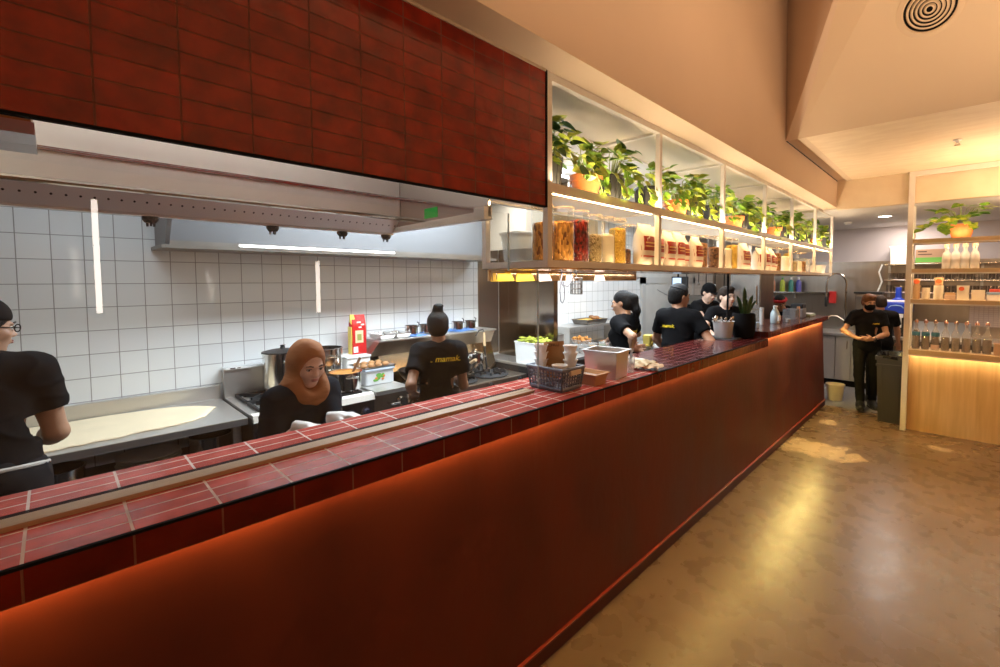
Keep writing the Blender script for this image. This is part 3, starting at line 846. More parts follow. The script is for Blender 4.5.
clearp = glass_mat('clear plastic', (.90, .90, .88), refl=.2, rough=.12, haze=.22)
def tub(name, label, loc, w, d, h, mt, cat='container', lidm=None, taper=.85, rz=0, lip=.006):
    t = thing(name, label, cat, loc, rz)
    m = MB()
    k = taper
    rs = []
    for z, f in ((0, k), (.004, k), (h, 1.0)):
        ring = []
        for sx, sy in ((-1, -1), (1, -1), (1, 1), (-1, 1)):
            for q in range(4):
                an = math.atan2(sy, sx) - PI / 4 + q * PI / 6
                rr = .014
                ring.append((sx * (w / 2 * f - rr) + rr * math.cos(an), sy * (d / 2 * f - rr) + rr * math.sin(an), z))
        rs.append(ring)
    # rolled lip and inner wall
    lipr = [[(p[0] * (1 + 2 * lip / w), p[1] * (1 + 2 * lip / d), h + dz) for p in rs[-1]] for dz in (0, .006)]
    inn = [[(p[0] * (1 - .008 / w), p[1] * (1 - .008 / d), h + .006) for p in rs[-1]], [(p[0] * .97, p[1] * .97, .008) for p in rs[0]]]
    m.rings(rs + lipr + inn)
    m.build('body', mt, t, smooth=True)
    if lidm:
        MB().box(-w / 2 - .004, -d / 2 - .004, h + .0062, w / 2 + .004, d / 2 + .004, h + .016, bev=.004).build('lid', lidm, t)
    return t
tub('plastic_tub', 'clear plastic tub on the shelf end behind the glass', (-1.60, 1.56, JZ), .13, .15, .13, clearp, lidm=clearp)
tub('plastic_tub', 'white plastic tub at the far end of the lower shelf', (-1.42, 6.92, JZ), .16, .2, .10, mat('white plastic', (.78, .74, .68), rough=.4))
tub('plastic_tub', 'clear plastic box behind the last shelf post', (-1.56, 6.62, JZ), .18, .36, .17, clearp, lidm=clearp)
# ------------------------------------------------------------------ things standing on the counter
whitep = mat('white plastic ware', (.93, .92, .90), rough=.35)
greyb = mat('slate grey plastic', (.15, .17, .215), rough=.45)
steelp = M['steel_shiny']
card = mat('brown kraft card', (.36, .185, .06), rough=.75, var=.08, scale=30)
ink = mat('dark print', (.035, .015, .008), rough=.6)
CZ = 1.1405

bk = thing('plastic_basket', 'slate grey slotted plastic basket holding bowls at the end of the glass', 'basket', (-1.484, 1.692, CZ))
def basket_side(m, p0, p1, q0, q1, nu, nv):
    """one slotted wall: bars between bottom edge p0-p1 and top edge q0-q1"""
    p0, p1, q0, q1 = map(Vector, (p0, p1, q0, q1))
    at = lambda u, v: (p0.lerp(p1, u)).lerp(q0.lerp(q1, u), v)
    for i in range(nu + 1):
        u = i / nu
        r = .0035 if 0 < i < nu else .005
        m.rod(at(u, 0), at(u, 1), r, seg=6)
    for j in range(nv + 1):
        v = .28 + .62 * j / nv
        m.rod(at(0, v), at(1, v), .003, seg=6)
    for v, r in ((.1, .009), (.97, .007)):
        m.rod(at(0, v), at(1, v), r, seg=8)
wb, db, wt, dt, hh = .100, .072, .116, .082, .110
cb_ = [(-wb, -db, .004), (wb, -db, .004), (wb, db, .004), (-wb, db, .004)]
ctp = [(-wt, -dt, hh), (wt, -dt, hh), (wt, dt, hh), (-wt, dt, hh)]
for i, (nu, nm) in enumerate(((11, 'slotted_side'), (8, 'slotted_side'), (11, 'slotted_side'), (8, 'slotted_side'))):
    j = (i + 1) % 4
    m = MB(); basket_side(m, cb_[i], cb_[j], ctp[i], ctp[j], nu, 4); m.build(nm, greyb, bk)
MB().box(-wb, -db, 0, wb, db, .005).build('bottom', greyb, bk)
rm = MB()
rm.rings([[(x * f, y * f, z) for x, y, z in ctp] for f, z in ((1.0, 0), (1.06, 0), (1.06, .006), (1.0, .006))], closed=True) if False else None
for i in range(4):
    a, b = Vector(ctp[i]), Vector(ctp[(i + 1) % 4]); rm.rod(a, b, .008, seg=8); rm.ball(a, .008)
rm.build('rim', greyb, bk)
MB().box(wt - .004, -.03, .078, wt + .008, .05, .104, bev=.003).build('tag_panel', mat('pale wooden tag', (.62, .50, .38), rough=.6), bk)

def bowl_stack(n, x, y, label, z=CZ + .020, tilt=0, r=.036):
    for k in range(n):
        t = thing('takeaway_bowl', label if n == 1 else label + (', top bowl' if k == n - 1 else ', bowl number %s from below' % ['one', 'two', 'three', 'four', 'five'][k]), 'bowl', (x, y, z + k * .036), 0, 'white takeaway bowls in the basket')
        MB().lathe([(r * .66, 0), (r * .68, .003), (r, .045), (r * 1.10, .046), (r * 1.10, .051), (r * .96, .05), (r * .62, .006), (0, .006)], seg=26, cap0=True, cap1=False).build('bowl_wall', whitep, t, smooth=True)
for bx_, by_, n_b, bl_ in ((-1.556, 1.662, 5, 'white plastic bowl in the stack seen through the glass edge'), (-1.540, 1.735, 5, 'white plastic bowl in the stack behind the brown card'), (-1.425, 1.737, 5, 'white plastic bowl in the stack nearest the steel pan')):
    bowl_stack(n_b, bx_, by_, bl_, r=.034)
bowl_stack(1, -1.418, 1.648, 'single white bowl lying in the front corner of the basket', z=CZ + .078)
cd = thing('card_board', 'brown kraft card standing up in the basket with dark writing at its top', 'card', (-1.495, 1.70, CZ + .09))
cbm = MB().box(-.045, -.002, -.04, .045, .002, .125).build('card_sheet', card, cd)
text_part('card_writing', 'CHILLI', .017, ink, cd, (.0, -.0025, .108), (PI / 2, 0, 0), extrude=.0004)
cd.rotation_euler = (R(-8), R(-4), R(33))
cd.scale = (1.15, 1, 1.12)

def gn_pan(name, label, loc, w, d, h, rz, mt, fill=None, lip=.014, zfill=.6, taper=.9):
    t = thing(name, label, 'pan', loc, rz)
    m = MB()
    k = taper
    def rect(f, z, e=0): return [(-w / 2 * f - e, -d / 2 * f - e, z), (w / 2 * f + e, -d / 2 * f - e, z), (w / 2 * f + e, d / 2 * f + e, z), (-w / 2 * f - e, d / 2 * f + e, z)]
    m.rings([rect(k, 0), rect(k * 1.01, .004), rect(1, h - .012), rect(1, h - .012, .003), rect(1, h, .003), rect(1, h, lip), rect(1, h + .003, lip), rect(1, h + .003, -.001), rect(k, .006, -.004)])
    m.build('pan_body', mt, t)
    if fill:
        z = h * zfill
        f = k + (1 - k) * zfill
        MB().poly(rect(f, z, -.003)).build('contents', fill, t)
    return t
gn_pan('steel_pan', 'tall steel food pan standing on the counter beside the grey basket', (-1.45, 2.085, CZ), .20, .155, .150, R(8), M['steel'], fill=mat('brown food', (.20, .09, .04), rough=.6, var=.3, scale=40), zfill=.8)
gn_pan('plastic_tray', 'small tan food tray between the basket and the steel pan', (-1.42, 1.885, CZ), .155, .105, .058, 0, mat('tan tray plastic', (.50, .27, .13), rough=.35), fill=mat('foil scraps', (.7, .66, .62), rough=.3, metal=.7, var=.3, scale=60), zfill=.7)
gl = thing('tumbler', 'clear cup holding a table knife beside the steel pan', 'cup', (-1.415, 2.265, CZ))
MB().lathe([(.028, 0), (.030, .003), (.036, .09), (.034, .09), (.028, .006), (0, .006)], seg=22, cap1=False).build('cup_wall', clearp, gl, smooth=True)
kn = thing('table_knife', 'steel table knife leaning in the clear cup', 'knife', (-1.415, 2.265, CZ + .012))
MB().hexa([(-.008, -.002, 0), (.008, -.002, 0), (.008, .002, 0), (-.008, .002, 0), (-.006, -.0015, .11), (.006, -.0015, .11), (.006, .0015, .11), (-.006, .0015, .11)]).build('handle', M['steel_shiny'], kn)
MB().hexa([(-.010, -.001, .11), (.010, -.001, .11), (.010, .001, .11), (-.010, .001, .11), (-.004, -.001, .185), (.008, -.001, .185), (.008, .001, .185), (-.004, .001, .185)]).build('blade', M['steel_shiny'], kn)
kn.rotation_euler = (R(-10), R(6), R(20))
pp = thing('paper_napkin', 'crumpled tan paper napkins lying beside the clear cup', 'paper', (-1.39, 2.40, CZ))
rn = random.Random(3)
for k in range(3):
    m = MB(); ph = rn.uniform(0, 6)
    m.grid(lambda u, v: Vector(((u - .5) * .17 + k * .02, (v - .5) * .13 + k * .02, .006 + k * .007 + .012 * abs(math.sin(7 * u + 4 * v + ph)) + .010 * math.sin(9 * v + ph) ** 2)), 14, 10)
    o = m.build('sheet', mat('tan napkin %d' % k, (.62 - .05 * k, .42, .25), rough=.8), pp, smooth=True); o.rotation_euler = (0, 0, R(20 + 35 * k))
    o.location = (0, 0, 0)
MB().box(-1.72, 2.62, CZ, -1.50, 2.86, CZ + .012, bev=.003).build('x', None) and None
bpy.data.objects.remove(bpy.data.objects['x'])
tag(MB().box(-.10, -.12, 0, .10, .12, .012, bev=.003).build('chopping_board', mat('pale board', (.62, .48, .34), rough=.6), loc=(-1.64, 2.55, CZ)), 'small pale board lying at the inner edge of the counter behind the napkins', 'board')

# steel bucket of cutlery on a dark tray, planter behind
tr = tag(MB().box(-.16, -.11, 0, .13, .11, .008, bev=.003).build('serving_tray', M['blackplastic'], loc=(-1.60, 4.16, CZ)), 'black tray under the steel cutlery bucket', 'tray')
ub = thing('cutlery_bucket', 'tapered steel bucket packed with cutlery on a black tray', 'bucket', (-1.60, 4.165, CZ + .0085))
MB().lathe([(.070, 0), (.072, .004), (.092, .145), (.098, .147), (.098, .152), (.089, .15), (.068, .008), (0, .008)], seg=32, cap1=False).build('bucket_wall', M['galv'], ub, smooth=True)
for k in range(12):
    a = k * .53; rr = .045 + .018 * (k % 3)
    c = thing('serving_spoon', 'spoon standing in the steel cutlery bucket', 'spoon', (-1.60 + rr * .6 * math.cos(a), 4.165 + rr * .6 * math.sin(a), CZ + .03), 0, 'spoons in the steel cutlery bucket')
    tx, ty = .45 * math.cos(a), .45 * math.sin(a)
    L = .132 + .02 * ((k * 7) % 4) / 3
    e = Vector((tx * .09, ty * .09, L))
    MB().rod((0, 0, 0), e, .0032, seg=6).build('handle', M['steel_shiny'], c)
    MB().lathe([(.003, -.02), (.013, -.008), (.015, .006), (.011, .018), (.002, .024)], e, 10, ax=tuple(e.normalized()), sx=1, sy=.35).build('spoon_bowl', M['steel_shiny'], c, smooth=True)
pt = thing('snake_plant', 'snake plant with stiff upright leaves in a black round planter', 'plant', (-1.49, 4.37, CZ))
MB().lathe([(.066, 0), (.078, .004), (.092, .05), (.095, .11), (.090, .17), (.086, .178), (.078, .178), (.080, .16)], seg=32, cap1=False).build('planter', M['black'], pt, smooth=True)
MB().lathe([(.081, .158), (0, .165)], seg=20, cap0=False).build('soil', soilm, pt)
snk = mat('snake plant leaf', (.05, .13, .04), rough=.4, col2=(.025, .07, .025), scale=20, stretch=(1, 1, 4))
for k, (dx, dy, h, w) in enumerate(((0, 0, .21, .034), (.035, .10, .15, .032), (-.03, -.09, .15, .03), (.05, .05, .12, .028), (-.02, .06, .16, .03), (.03, -.04, .13, .028), (.06, .13, .11, .024))):
    b = Vector((dx * .3, dy * .25, .160)); e = Vector((dx, dy, .160 + h))
    s = Vector((.6, .75, 0)).normalized()
    m = MB()
    def fn(u, v, b=b, e=e, w=w, s=s):
        p = b.lerp(e, v) + Vector((0, 0, .02 * math.sin(PI * v)))
        ww = w * (.55 + .6 * math.sin(PI * min(v * .9 + .12, 1))) * (1 if v < .8 else max(0.02, (1 - v) / .2))
        return p + s * ((u - .5) * ww) + s.cross(Vector((0, 0, 1))) * (.25 * ww * (abs(u - .5) * 2) ** 2)
    m.grid(fn, 4, 10).build('leaf', snk, pt, smooth=True)

pt.scale = (1.12, 1.12, 1.28)
# ------------------------------------------------------------------ prep table with dough
tb = thing('prep_table', 'long stainless prep table with the rolled dough sheet along the tiled wall', 'table', (-3.36, -.3, 0))
MB().box(-3.69, -1.4, .84, -3.035, .742, .88, bev=.004).build('tabletop', M['steel'], tb, world=True)
MB().box(-3.698, -1.4, .88, -3.672, .742, .975, bev=.004).build('upstand', M['steel'], tb, world=True)
MB().box(-3.67, -1.38, .585, -3.10, .72, .60).build('undershelf', M['steel_dark'], tb, world=True)
for x in (-3.64, -3.10):
    for y in (-1.34, -.32, .70): MB().rod((x, y, 0), (x, y, .84), .021, seg=12).build('leg', M['steel'], tb, world=True)
dg_ = MB()
outl = [(-3.26, -.62), (-3.60, -.55), (-3.655, -.20), (-3.66, .12), (-3.64, .36), (-3.60, .50), (-3.52, .60), (-3.42, .665), (-3.34, .62), (-3.24, .58), (-3.18, .50), (-3.15, .40), (-3.145, .28), (-3.12, .16), (-3.115, .02), (-3.09, -.10), (-3.12, -.3), (-3.16, -.5)]
rd = random.Random(4)
fine = []
for i, p in enumerate(outl):
    q = outl[(i + 1) % len(outl)]
    for t in (0, .33, .66): fine.append((p[0] + (q[0] - p[0]) * t + rd.uniform(-.008, .008), p[1] + (q[1] - p[1]) * t + rd.uniform(-.008, .008)))
cxd, cyd = -3.38, .05
rs = [[(cxd + (x - cxd) * f, cyd + (y - cyd) * f, z) for x, y in fine] for f, z in ((1.0, .881), (1.004, .885), (.99, .890), (.93, .891), (.6, .8915), (.2, .892))]
dg_.rings(rs)
tag(dg_.build('dough_sheet', mat('raw flatbread dough', (.83, .68, .46), rough=.75, var=.05, scale=6, bump=.15, bscale=30), smooth=True), 'large thin pale dough sheet rolled out on the steel prep table', 'dough')
pm = mat('enamel plate', (.88, .84, .76), rough=.25, var=.05)
for k in range(7):
    t = tag(MB().lathe([(.075, 0), (.08, .003), (.140, .014), (.142, .018), (.08, .007), (0, .006)], seg=36, cap1=False).build('oval_plate', pm, loc=(-3.36 + .004 * (k % 3), .33 + .004 * ((k * 2) % 3), .6005 + k * .0145), smooth=True), 'large plate in the stack under the prep table, %s' % ['lowest', 'second from below', 'third from below', 'fourth from below', 'fifth from below', 'sixth from below', 'topmost'][k], 'plate', 'plates stacked under the prep table')
def pot(name, label, loc, r, h, mt=None, lid=False, contents=None, handles=True, cat='pot', rz=0.0, wall=.003, fillz=.75, group=None):
    t = thing(name, label, cat, loc, rz, group)
    mt = mt or M['steel_shiny']
    MB().lathe([(r * .93, 0), (r, .008), (r, h - .005), (r + .006, h - .003), (r + .006, h + .002), (r - wall, h + .002), (r - wall, .006), (0, .006)], seg=36, cap1=False).build('pot_wall', mt, t, smooth=True)
    if contents: MB().lathe([(r - wall, h * fillz), (0, h * fillz + .003)], seg=28, cap0=False).build('contents', contents, t)
    if handles:
        for s in (1, -1):
            pts = [(s * (r - .002), -.035, h * .78), (s * (r + .03), -.032, h * .80), (s * (r + .036), 0, h * .81), (s * (r + .03), .032, h * .80), (s * (r - .002), .035, h * .78)]
            MB().tube(pts, .005, 8).build('handle', mt, t, smooth=True)
    if lid:
        MB().lathe([(r + .004, h + .003), (r + .004, h + .008), (r * .6, h + .02), (.018, h + .026), (.012, h + .045), (.02, h + .05), (0, h + .053)], seg=32).build('lid', M['blackplastic'] if lid == 'black' else mt, t, smooth=True)
    return t
pot('storage_pot', 'wide steel pot on the shelf under the prep table beside the plates', (-3.36, .62, .6005), .11, .14, handles=False)
pot('storage_pot', 'dented steel pot in the shade beneath the worker end of prep table', (-3.36, -.02, .6005), .10, .12, handles=False)

# ------------------------------------------------------------------ gas range with stockpots
rg = thing('gas_range', 'steel gas range with black burner grates behind the woman in headscarf', 'stove', (-3.33, 1.13, 0))
MB().box(-3.69, .757, .10, -3.02, 1.495, .87).build('body', M['steel_dark'], rg, world=True)
MB().box(-3.69, .757, .87, -3.03, 1.495, .885).build('hob_top', M['steel'], rg, world=True)
MB().hexa([(-3.03, .757, .85), (-2.985, .757, .85), (-2.985, 1.495, .85), (-3.03, 1.495, .85), (-3.05, .757, .895), (-3.0, .757, .89), (-3.0, 1.495, .89), (-3.05, 1.495, .895)]).build('front_rail', M['paint_white'], rg, world=True)
MB().box(-3.69, .757, .885, -3.63, 1.495, 1.075).build('backguard', M['steel'], rg, world=True)
MB().box(-3.69, .757, 1.075, -3.62, 1.495, 1.09).build('backguard_cap', M['galv'], rg, world=True)
MB().box(-3.619, .765, 1.077, -3.616, .985, 1.089).build('label_strip', whitep, rg, world=True)
MB().box(-3.6155, .79, 1.079, -3.615, .82, 1.087).box(-3.6155, .83, 1.080, -3.615, .85, 1.086).build('label_mark', ink, rg, world=True)
MB().box(-3.02, .757, .12, -3.0, 1.495, .66).build('oven_door', M['steel_dark'], rg, world=True)
MB().rod((-2.975, .80, .62), (-2.975, 1.45, .62), .012).build('door_handle', M['steel_shiny'], rg, world=True, smooth=True)
MB().box(-3.02, .757, .68, -3.0, 1.495, .85).build('control_panel', mat('control panel', (.06, .06, .065), rough=.35, metal=.5), rg, world=True)
MB().box(-3.0, 1.20, .72, -2.998, 1.26, .83).build('rating_plate', mat('grey rating plate', (.38, .37, .36), rough=.4), rg, world=True)
knb = mat('dark blue knob', (.03, .035, .06), rough=.35)
for y in (.85, .98, 1.11, 1.33, 1.43):
    MB().lathe([(.032, 0), (.032, .006), (.022, .010), (.020, .032), (0, .034)], (-2.999, y, .775), 18, ax=(1, 0, 0)).build('knob', knb, rg, world=True, smooth=True)
iron = mat('black cast iron', (.012, .012, .013), rough=.6)
for (x, y) in ((-3.20, .94), (-3.48, .94), (-3.20, 1.31), (-3.48, 1.31)):
    m = MB()
    for k in range(4):
        a = PI / 4 + k * PI / 2
        m.box(x + .02, y - .006, .886, x + .125, y + .006, .912, rot=Matrix.Rotation(a, 3, 'Z'), piv=(x, y, .9))
    for s in (-1, 1):
        m.box(x - .13, y + s * .125 - .006, .886, x + .13, y + s * .125 + .006, .905)
        m.box(x + s * .125 - .006, y - .13, .886, x + s * .125 + .006, y + .13, .905)
    m.lathe([(.04, 0), (.045, .012), (.03, .016), (0, .016)], (x, y, .886), 16)
    m.build('burner_grate', iron, rg, world=True)
GZ = .9125
pot('stockpot', 'tall steel stockpot with black lid on the range behind the headscarf', (-3.49, 1.075, GZ), .125, .265, lid='black')
pot('stockpot', 'tall open steel stockpot at the back of the range beside the first', (-3.49, 1.355, GZ), .125, .262)
soup = mat('orange curry', (.50, .20, .04), rough=.35, var=.3, scale=25)
pot('stockpot', 'steel pot of orange curry with a wooden spatula at the range front', (-3.17, 1.37, GZ), .105, .125, contents=soup, fillz=.92)
sp = thing('wooden_spatula', 'dark wooden spatula standing in the pot of curry', 'spatula', (-3.17, 1.38, GZ + .04))
MB().rod((0, 0, 0), (.0, .10, .17), .008, .010).build('handle', mat('dark worn wood', (.16, .07, .03), rough=.6), sp)
MB().box(-.03, -.04, -.01, .03, .01, .002).build('blade', bpy.data.materials['dark worn wood'], sp)
pot('stockpot', 'small steel pot half hidden between curry pot and headscarf', (-3.17, 1.12, GZ), .095, .12)

# bench between range and wok station
bn = thing('steel_bench', 'narrow steel bench between the gas range and the wok station', 'bench', (-3.35, 1.64, 0))
MB().box(-3.69, 1.50, .87, -2.98, 1.765, .90, bev=.003).build('benchtop', M['steel'], bn, world=True)
MB().box(-3.69, 1.505, .08, -3.02, 1.76, .87).build('body', M['steel_dark'], bn, world=True)
MB().lathe([(.028, 0), (.028, .012), (.016, .02), (.016, .045), (.03, .05), (.03, .06), (0, .062)], (-3.02, 1.70, .80), 18, ax=(1, 0, 0)).build('gas_knob', M['steel_shiny'], bn, world=True, smooth=True)
MB().tube([(-3.01, 1.60, .80), (-2.95, 1.60, .80), (-2.95, 1.66, .80), (-3.0, 1.68, .80)], .008).build('gas_pipe', M['steel_shiny'], bn, world=True, smooth=True)
pb = thing('plastic_box', 'clear plastic box with salad picture on the narrow steel bench', 'box', (-3.28, 1.635, .9005))
MB().box(-.10, -.112, 0, .10, .112, .105, bev=.012).build('box_wall', mat('milky plastic', (.66, .68, .70), rough=.3), pb)
MB().box(-.106, -.118, .105, .106, .118, .122, bev=.005).build('lid', mat('pale blue plastic lid', (.50, .58, .68), rough=.3), pb)
lm = MB(); lr = random.Random(2)
for k in range(9): lm.ball((.101, -.01 + lr.uniform(-.035, .035), .055 + lr.uniform(-.02, .022)), .014, rx=.15, ry=lr.uniform(.8, 1.4), rz=lr.uniform(.6, 1.1), seg=10)
lm.build('salad_picture', mat('green leaf print', (.12, .36, .05), rough=.5), pb, smooth=True)
lm = MB()
for (y, z) in ((.028, .062), (.02, .04), (-.032, .05)): lm.ball((.102, y, z), .010, rx=.2, ry=1.1, rz=.8, seg=10)
lm.build('salad_picture', mat('orange food print', (.75, .22, .04), rough=.5), pb, smooth=True)
tg = thing('baking_tray', 'steel tray of brown buns on top of the salad box', 'tray', (-3.30, 1.63, 1.023))
MB().rings([[(sx * w, sy * d, z) for sx, sy in ((-1, -1), (1, -1), (1, 1), (-1, 1))] for w, d, z in ((.11, .12, 0), (.125, .135, .014), (.122, .132, .014), (.108, .118, .003))]).build('tray_body', M['steel_shiny'], tg)
bunm = mat('brown bun crust', (.36, .17, .06), rough=.6, var=.2, scale=40)
for k in range(8): tag(MB().ball((0, 0, .014), .026, rz=.6).build('bread_bun', bunm, loc=(-3.36 + (k % 2) * .11, 1.54 + (k // 2) * .058, 1.0265), smooth=True), 'small brown bun lying on the steel tray above the salad box', 'bun', 'buns on the steel tray')
wbx = thing('storage_box', 'white lidded plastic box against tiles under the red packet', 'box', (-3.57, 1.61, .9005))
MB().box(-.10, -.095, 0, .10, .095, .165, bev=.01).build('box_wall', whitep, wbx)
MB().box(-.106, -.10, .165, .106, .10, .186, bev=.006).build('lid', mat('grey white lid', (.66, .66, .66), rough=.4), wbx)
rp = thing('snack_packet', 'tall red packet with yellow top corner standing against the white tiles', 'packet', (-3.585, 1.655, 1.0875))
rs = []
for k in range(10):
    f = k / 9
    hw, hd2 = .062 * (1 - .05 * f), .038 * (1 if f < .75 else max(.08, (1 - f) / .25))
    rs.append([(hd2 * x, hw * y, .315 * f) for x, y in ((-1, -.9), (-.7, -1), (.7, -1), (1, -.9), (1, .9), (.7, 1), (-.7, 1), (-1, .9))])
MB().rings(rs).build('packet_body', mat('red glossy film', (.55, .02, .02), rough=.25, bump=.4, bscale=30, var=.1, scale=10), rp, smooth=True)
MB().box(.0385, -.035, .09, .0395, .03, .19).build('picture_panel', mat('cream picture panel', (.70, .58, .36), rough=.4), rp)
MB().box(.0397, -.02, .11, .0402, .015, .16).build('picture_panel', mat('olive food print', (.30, .30, .08), rough=.4), rp)
MB().box(.0385, -.05, .015, .0392, -.015, .06).build('barcode_panel', whitep, rp)
MB().hexa([(-.036, -.062, .0), (.037, -.063, .0), (.030, -.060, .01), (-.036, -.060, .01), (-.030, -.0655, .22), (.030, -.0655, .22), (.030, -.055, .22), (-.030, -.055, .22)]).build('side_panel', mat('yellow film', (.80, .60, .10), rough=.3), rp)
MB().hexa([(-.012, -.061, .26), (.0285, -.061, .24), (.026, -.025, .25), (-.012, -.025, .26), (-.004, -.060, .318), (.006, -.060, .318), (.006, -.03, .318), (-.004, -.03, .318)]).build('corner_flash', bpy.data.materials['yellow film'], rp)
for k, (y, z, s) in enumerate(((-.005, .255, .016), (.025, .235, .014), (.005, .215, .012))):
    MB().box(.0385 - .004 * (z > .236), y - s, z - .006, .0395, y + s, z + .006, bev=.001).build('logo_stripe', mat('white logo print', (.85, .80, .72), rough=.4) if k == 0 else bpy.data.materials['white logo print'], rp)

# ------------------------------------------------------------------ wok station
wk = thing('wok_station', 'long steel wok range with tall splash riser and pan shelf', 'stove', (-3.35, 2.4, 0))
MB().box(-3.69, 1.775, .08, -3.0, 2.995, .74).build('body', M['steel_dark'], wk, world=True)
MB().box(-3.69, 1.775, .74, -2.985, 2.995, .80, bev=.006).build('range_top', M['steel_dim'], wk, world=True)
MB().hexa([(-3.69, 1.785, .80), (-3.40, 1.785, .80), (-3.40, 2.985, .80), (-3.69, 2.985, .80), (-3.69, 1.785, 1.07), (-3.50, 1.785, 1.07), (-3.50, 2.985, 1.07), (-3.69, 2.985, 1.07)]).build('splash_riser', M['steel_brown'], wk, world=True)
MB().hexa([(-3.69, 1.70, 1.06), (-3.49, 1.70, 1.06), (-3.49, 2.985, 1.06), (-3.69, 2.985, 1.06), (-3.69, 1.76, 1.18), (-3.43, 1.76, 1.18), (-3.43, 2.985, 1.18), (-3.69, 2.985, 1.18)]).build('shelf_fascia', M['steel_dim'], wk, world=True)
MB().box(-3.695, 1.75, 1.18, -3.41, 2.99, 1.195, bev=.003).build('pan_shelf', M['steel'], wk, world=True)
for y in (1.98, 2.36, 2.72):
    MB().lathe([(.17, 0), (.175, .01), (.13, .03), (.12, .028), (.10, .01), (0, .005)], (-3.2, y, .80), 28, cap1=False).build('wok_ring', iron, wk, world=True, smooth=True)
    m = MB()
    for k in range(10):
        a = 2 * PI * k / 10
        m.box(-3.2 + .07, y - .006, .805, -3.2 + .15, y + .006, .845, rot=Matrix.Rotation(a, 3, 'Z'), piv=(-3.2, y, .82))
    m.build('burner', iron, wk, world=True)
for y in (2.15, 2.55, 2.9):
    MB().lathe([(.02, 0), (.02, .012), (.012, .016), (.012, .03), (0, .03)], (-2.985, y, .77), 14, ax=(1, 0, 0)).build('gas_knob', M['blackplastic'], wk, world=True)
def wok(label, x, y, z, r=.17, tilt=0, hdir=0):
    t = thing('wok', label, 'wok', (x, y, z), hdir)
    prof = [(0.02, 0)] + [(r * math.sin(k * .19), r * .9 * (1 - math.cos(k * .19))) for k in range(1, 8)]
    inner = [(a - .003, b + .003) for a, b in prof[::-1]]
    MB().lathe(prof + inner, seg=36).build('wok_bowl', mat('seasoned carbon steel', (.035, .032, .03), rough=.28, metal=.8) if 'seasoned carbon steel' not in bpy.data.materials else bpy.data.materials['seasoned carbon steel'], t, smooth=True)
    zt = prof[-1][1]; rt = prof[-1][0]
    MB().rod((rt - .005, 0, zt - .01), (rt + .13, 0, zt + .045), .010, .012).build('handle', M['steel_shiny'], t, smooth=True)
    MB().rod((rt + .13, 0, zt + .045), (rt + .22, 0, zt + .08), .015, .013).build('grip', mat('pale wooden grip', (.60, .40, .22), rough=.6) if 'pale wooden grip' not in bpy.data.materials else bpy.data.materials['pale wooden grip'], t, smooth=True)
    return t
wok('black wok with wooden handle on the nearest wok burner', -3.2, 1.98, .848, hdir=R(-20))
wok('black wok on the middle burner in front of the woman with bun', -3.2, 2.36, .848, hdir=R(-15))
pot('saucepan', 'tall polished steel saucepan behind the far wok burner', (-3.30, 2.63, .846), .075, .150, lid=True, rz=R(90))
pot('saucepan', 'duller steel pot with lid beside the polished saucepan', (-3.30, 2.455, .846), .065, .13, mt=M['steel'], lid=True, rz=R(90))
ld = thing('wok_ladle', 'black ladle with pale wooden handle leaning on the splash riser', 'ladle', (-3.36, 2.82, .82))
MB().rod((0, 0, 0), (-.03, 0, .22), .008).build('shaft', iron, ld)
MB().rod((-.03, 0, .22), (-.05, .01, .35), .014, .012).build('grip', bpy.data.materials['pale wooden grip'], ld, smooth=True)
MB().tube([(-.05, .01, .35), (-.055, .0, .38), (-.05, -.05, .375), (-.04, -.10, .33)], .006).build('hook', iron, ld, smooth=True)
SHZ = 1.1955
cloth = mat('blue dish cloth', (.10, .25, .62), rough=.85, var=.15, scale=40)
for k, (y, w) in enumerate(((2.13, .15), (2.33, .12), (2.63, .26))):
    m = MB(); m.grid(lambda u, v: Vector(((v - .5) * .25, (u - .5) * w, .004 + .003 * math.sin(9 * u + k) + .003 * math.cos(7 * v))), 12, 8)
    o = m.build('dish_cloth', cloth, smooth=True, loc=(-3.55, y, SHZ))
    md = o.modifiers.new('thick', 'SOLIDIFY'); md.thickness = .003
    tag(o, 'blue cloth on the pan shelf, %s' % ['behind the two steel trays', 'next to the bun woman', 'under the small saucepans'][k], 'cloth', 'blue cloths on the pan shelf')
def small_pan(y, label, r=.055, h=.075, x=-3.53, z=SHZ + .012):
    t = thing('small_saucepan', label, 'saucepan', (x, y, z), 0, 'saucepans on the shelf over the woks')
    MB().lathe([(r * .9, 0), (r, .006), (r, h), (r + .004, h), (r + .004, h + .003), (r - .003, h + .003), (r - .003, .005), (0, .005)], seg=28, cap1=False).build('pan_wall', M['steel_shiny'], t, smooth=True)
    MB().rod((r - .003, .0, h * .8), (r + .07, -.05, h * .95), .006).build('handle', M['blackplastic'], t, smooth=True)
    MB().tube([(0, r - .003, h * .75), (.0, r + .02, h * .85), (.0, r + .022, h + .02), (0, r + .004, h + .028)], .005).build('clip', M['blackplastic'], t, smooth=True)
for y, l in ((2.11, 'small saucepan on blue cloth first beyond the two steel trays'), (2.25, 'small saucepan on blue cloth, second along the pan shelf'), (2.38, 'small saucepan just short of the hair bun'), (2.60, 'small saucepan first past the hair bun'), (2.75, 'small saucepan last on the pan shelf')):
    small_pan(y, l)
for y, l in ((1.84, 'shallow steel tray at the near end of the pan shelf'), (1.985, 'shallow steel tray second on the pan shelf')):
    t = thing('steel_tray', l, 'tray', (-3.54, y, SHZ), 0, 'shallow trays on the pan shelf')
    MB().rings([[(sx * w, sy * d, z) for sx, sy in ((-1, -1), (1, -1), (1, 1), (-1, 1))] for w, d, z in ((.09, .05, 0), (.11, .066, .04), (.118, .07, .04), (.118, .07, .043), (.108, .064, .043), (.088, .048, .003))]).build('tray_body', M['steel_shiny'], t)

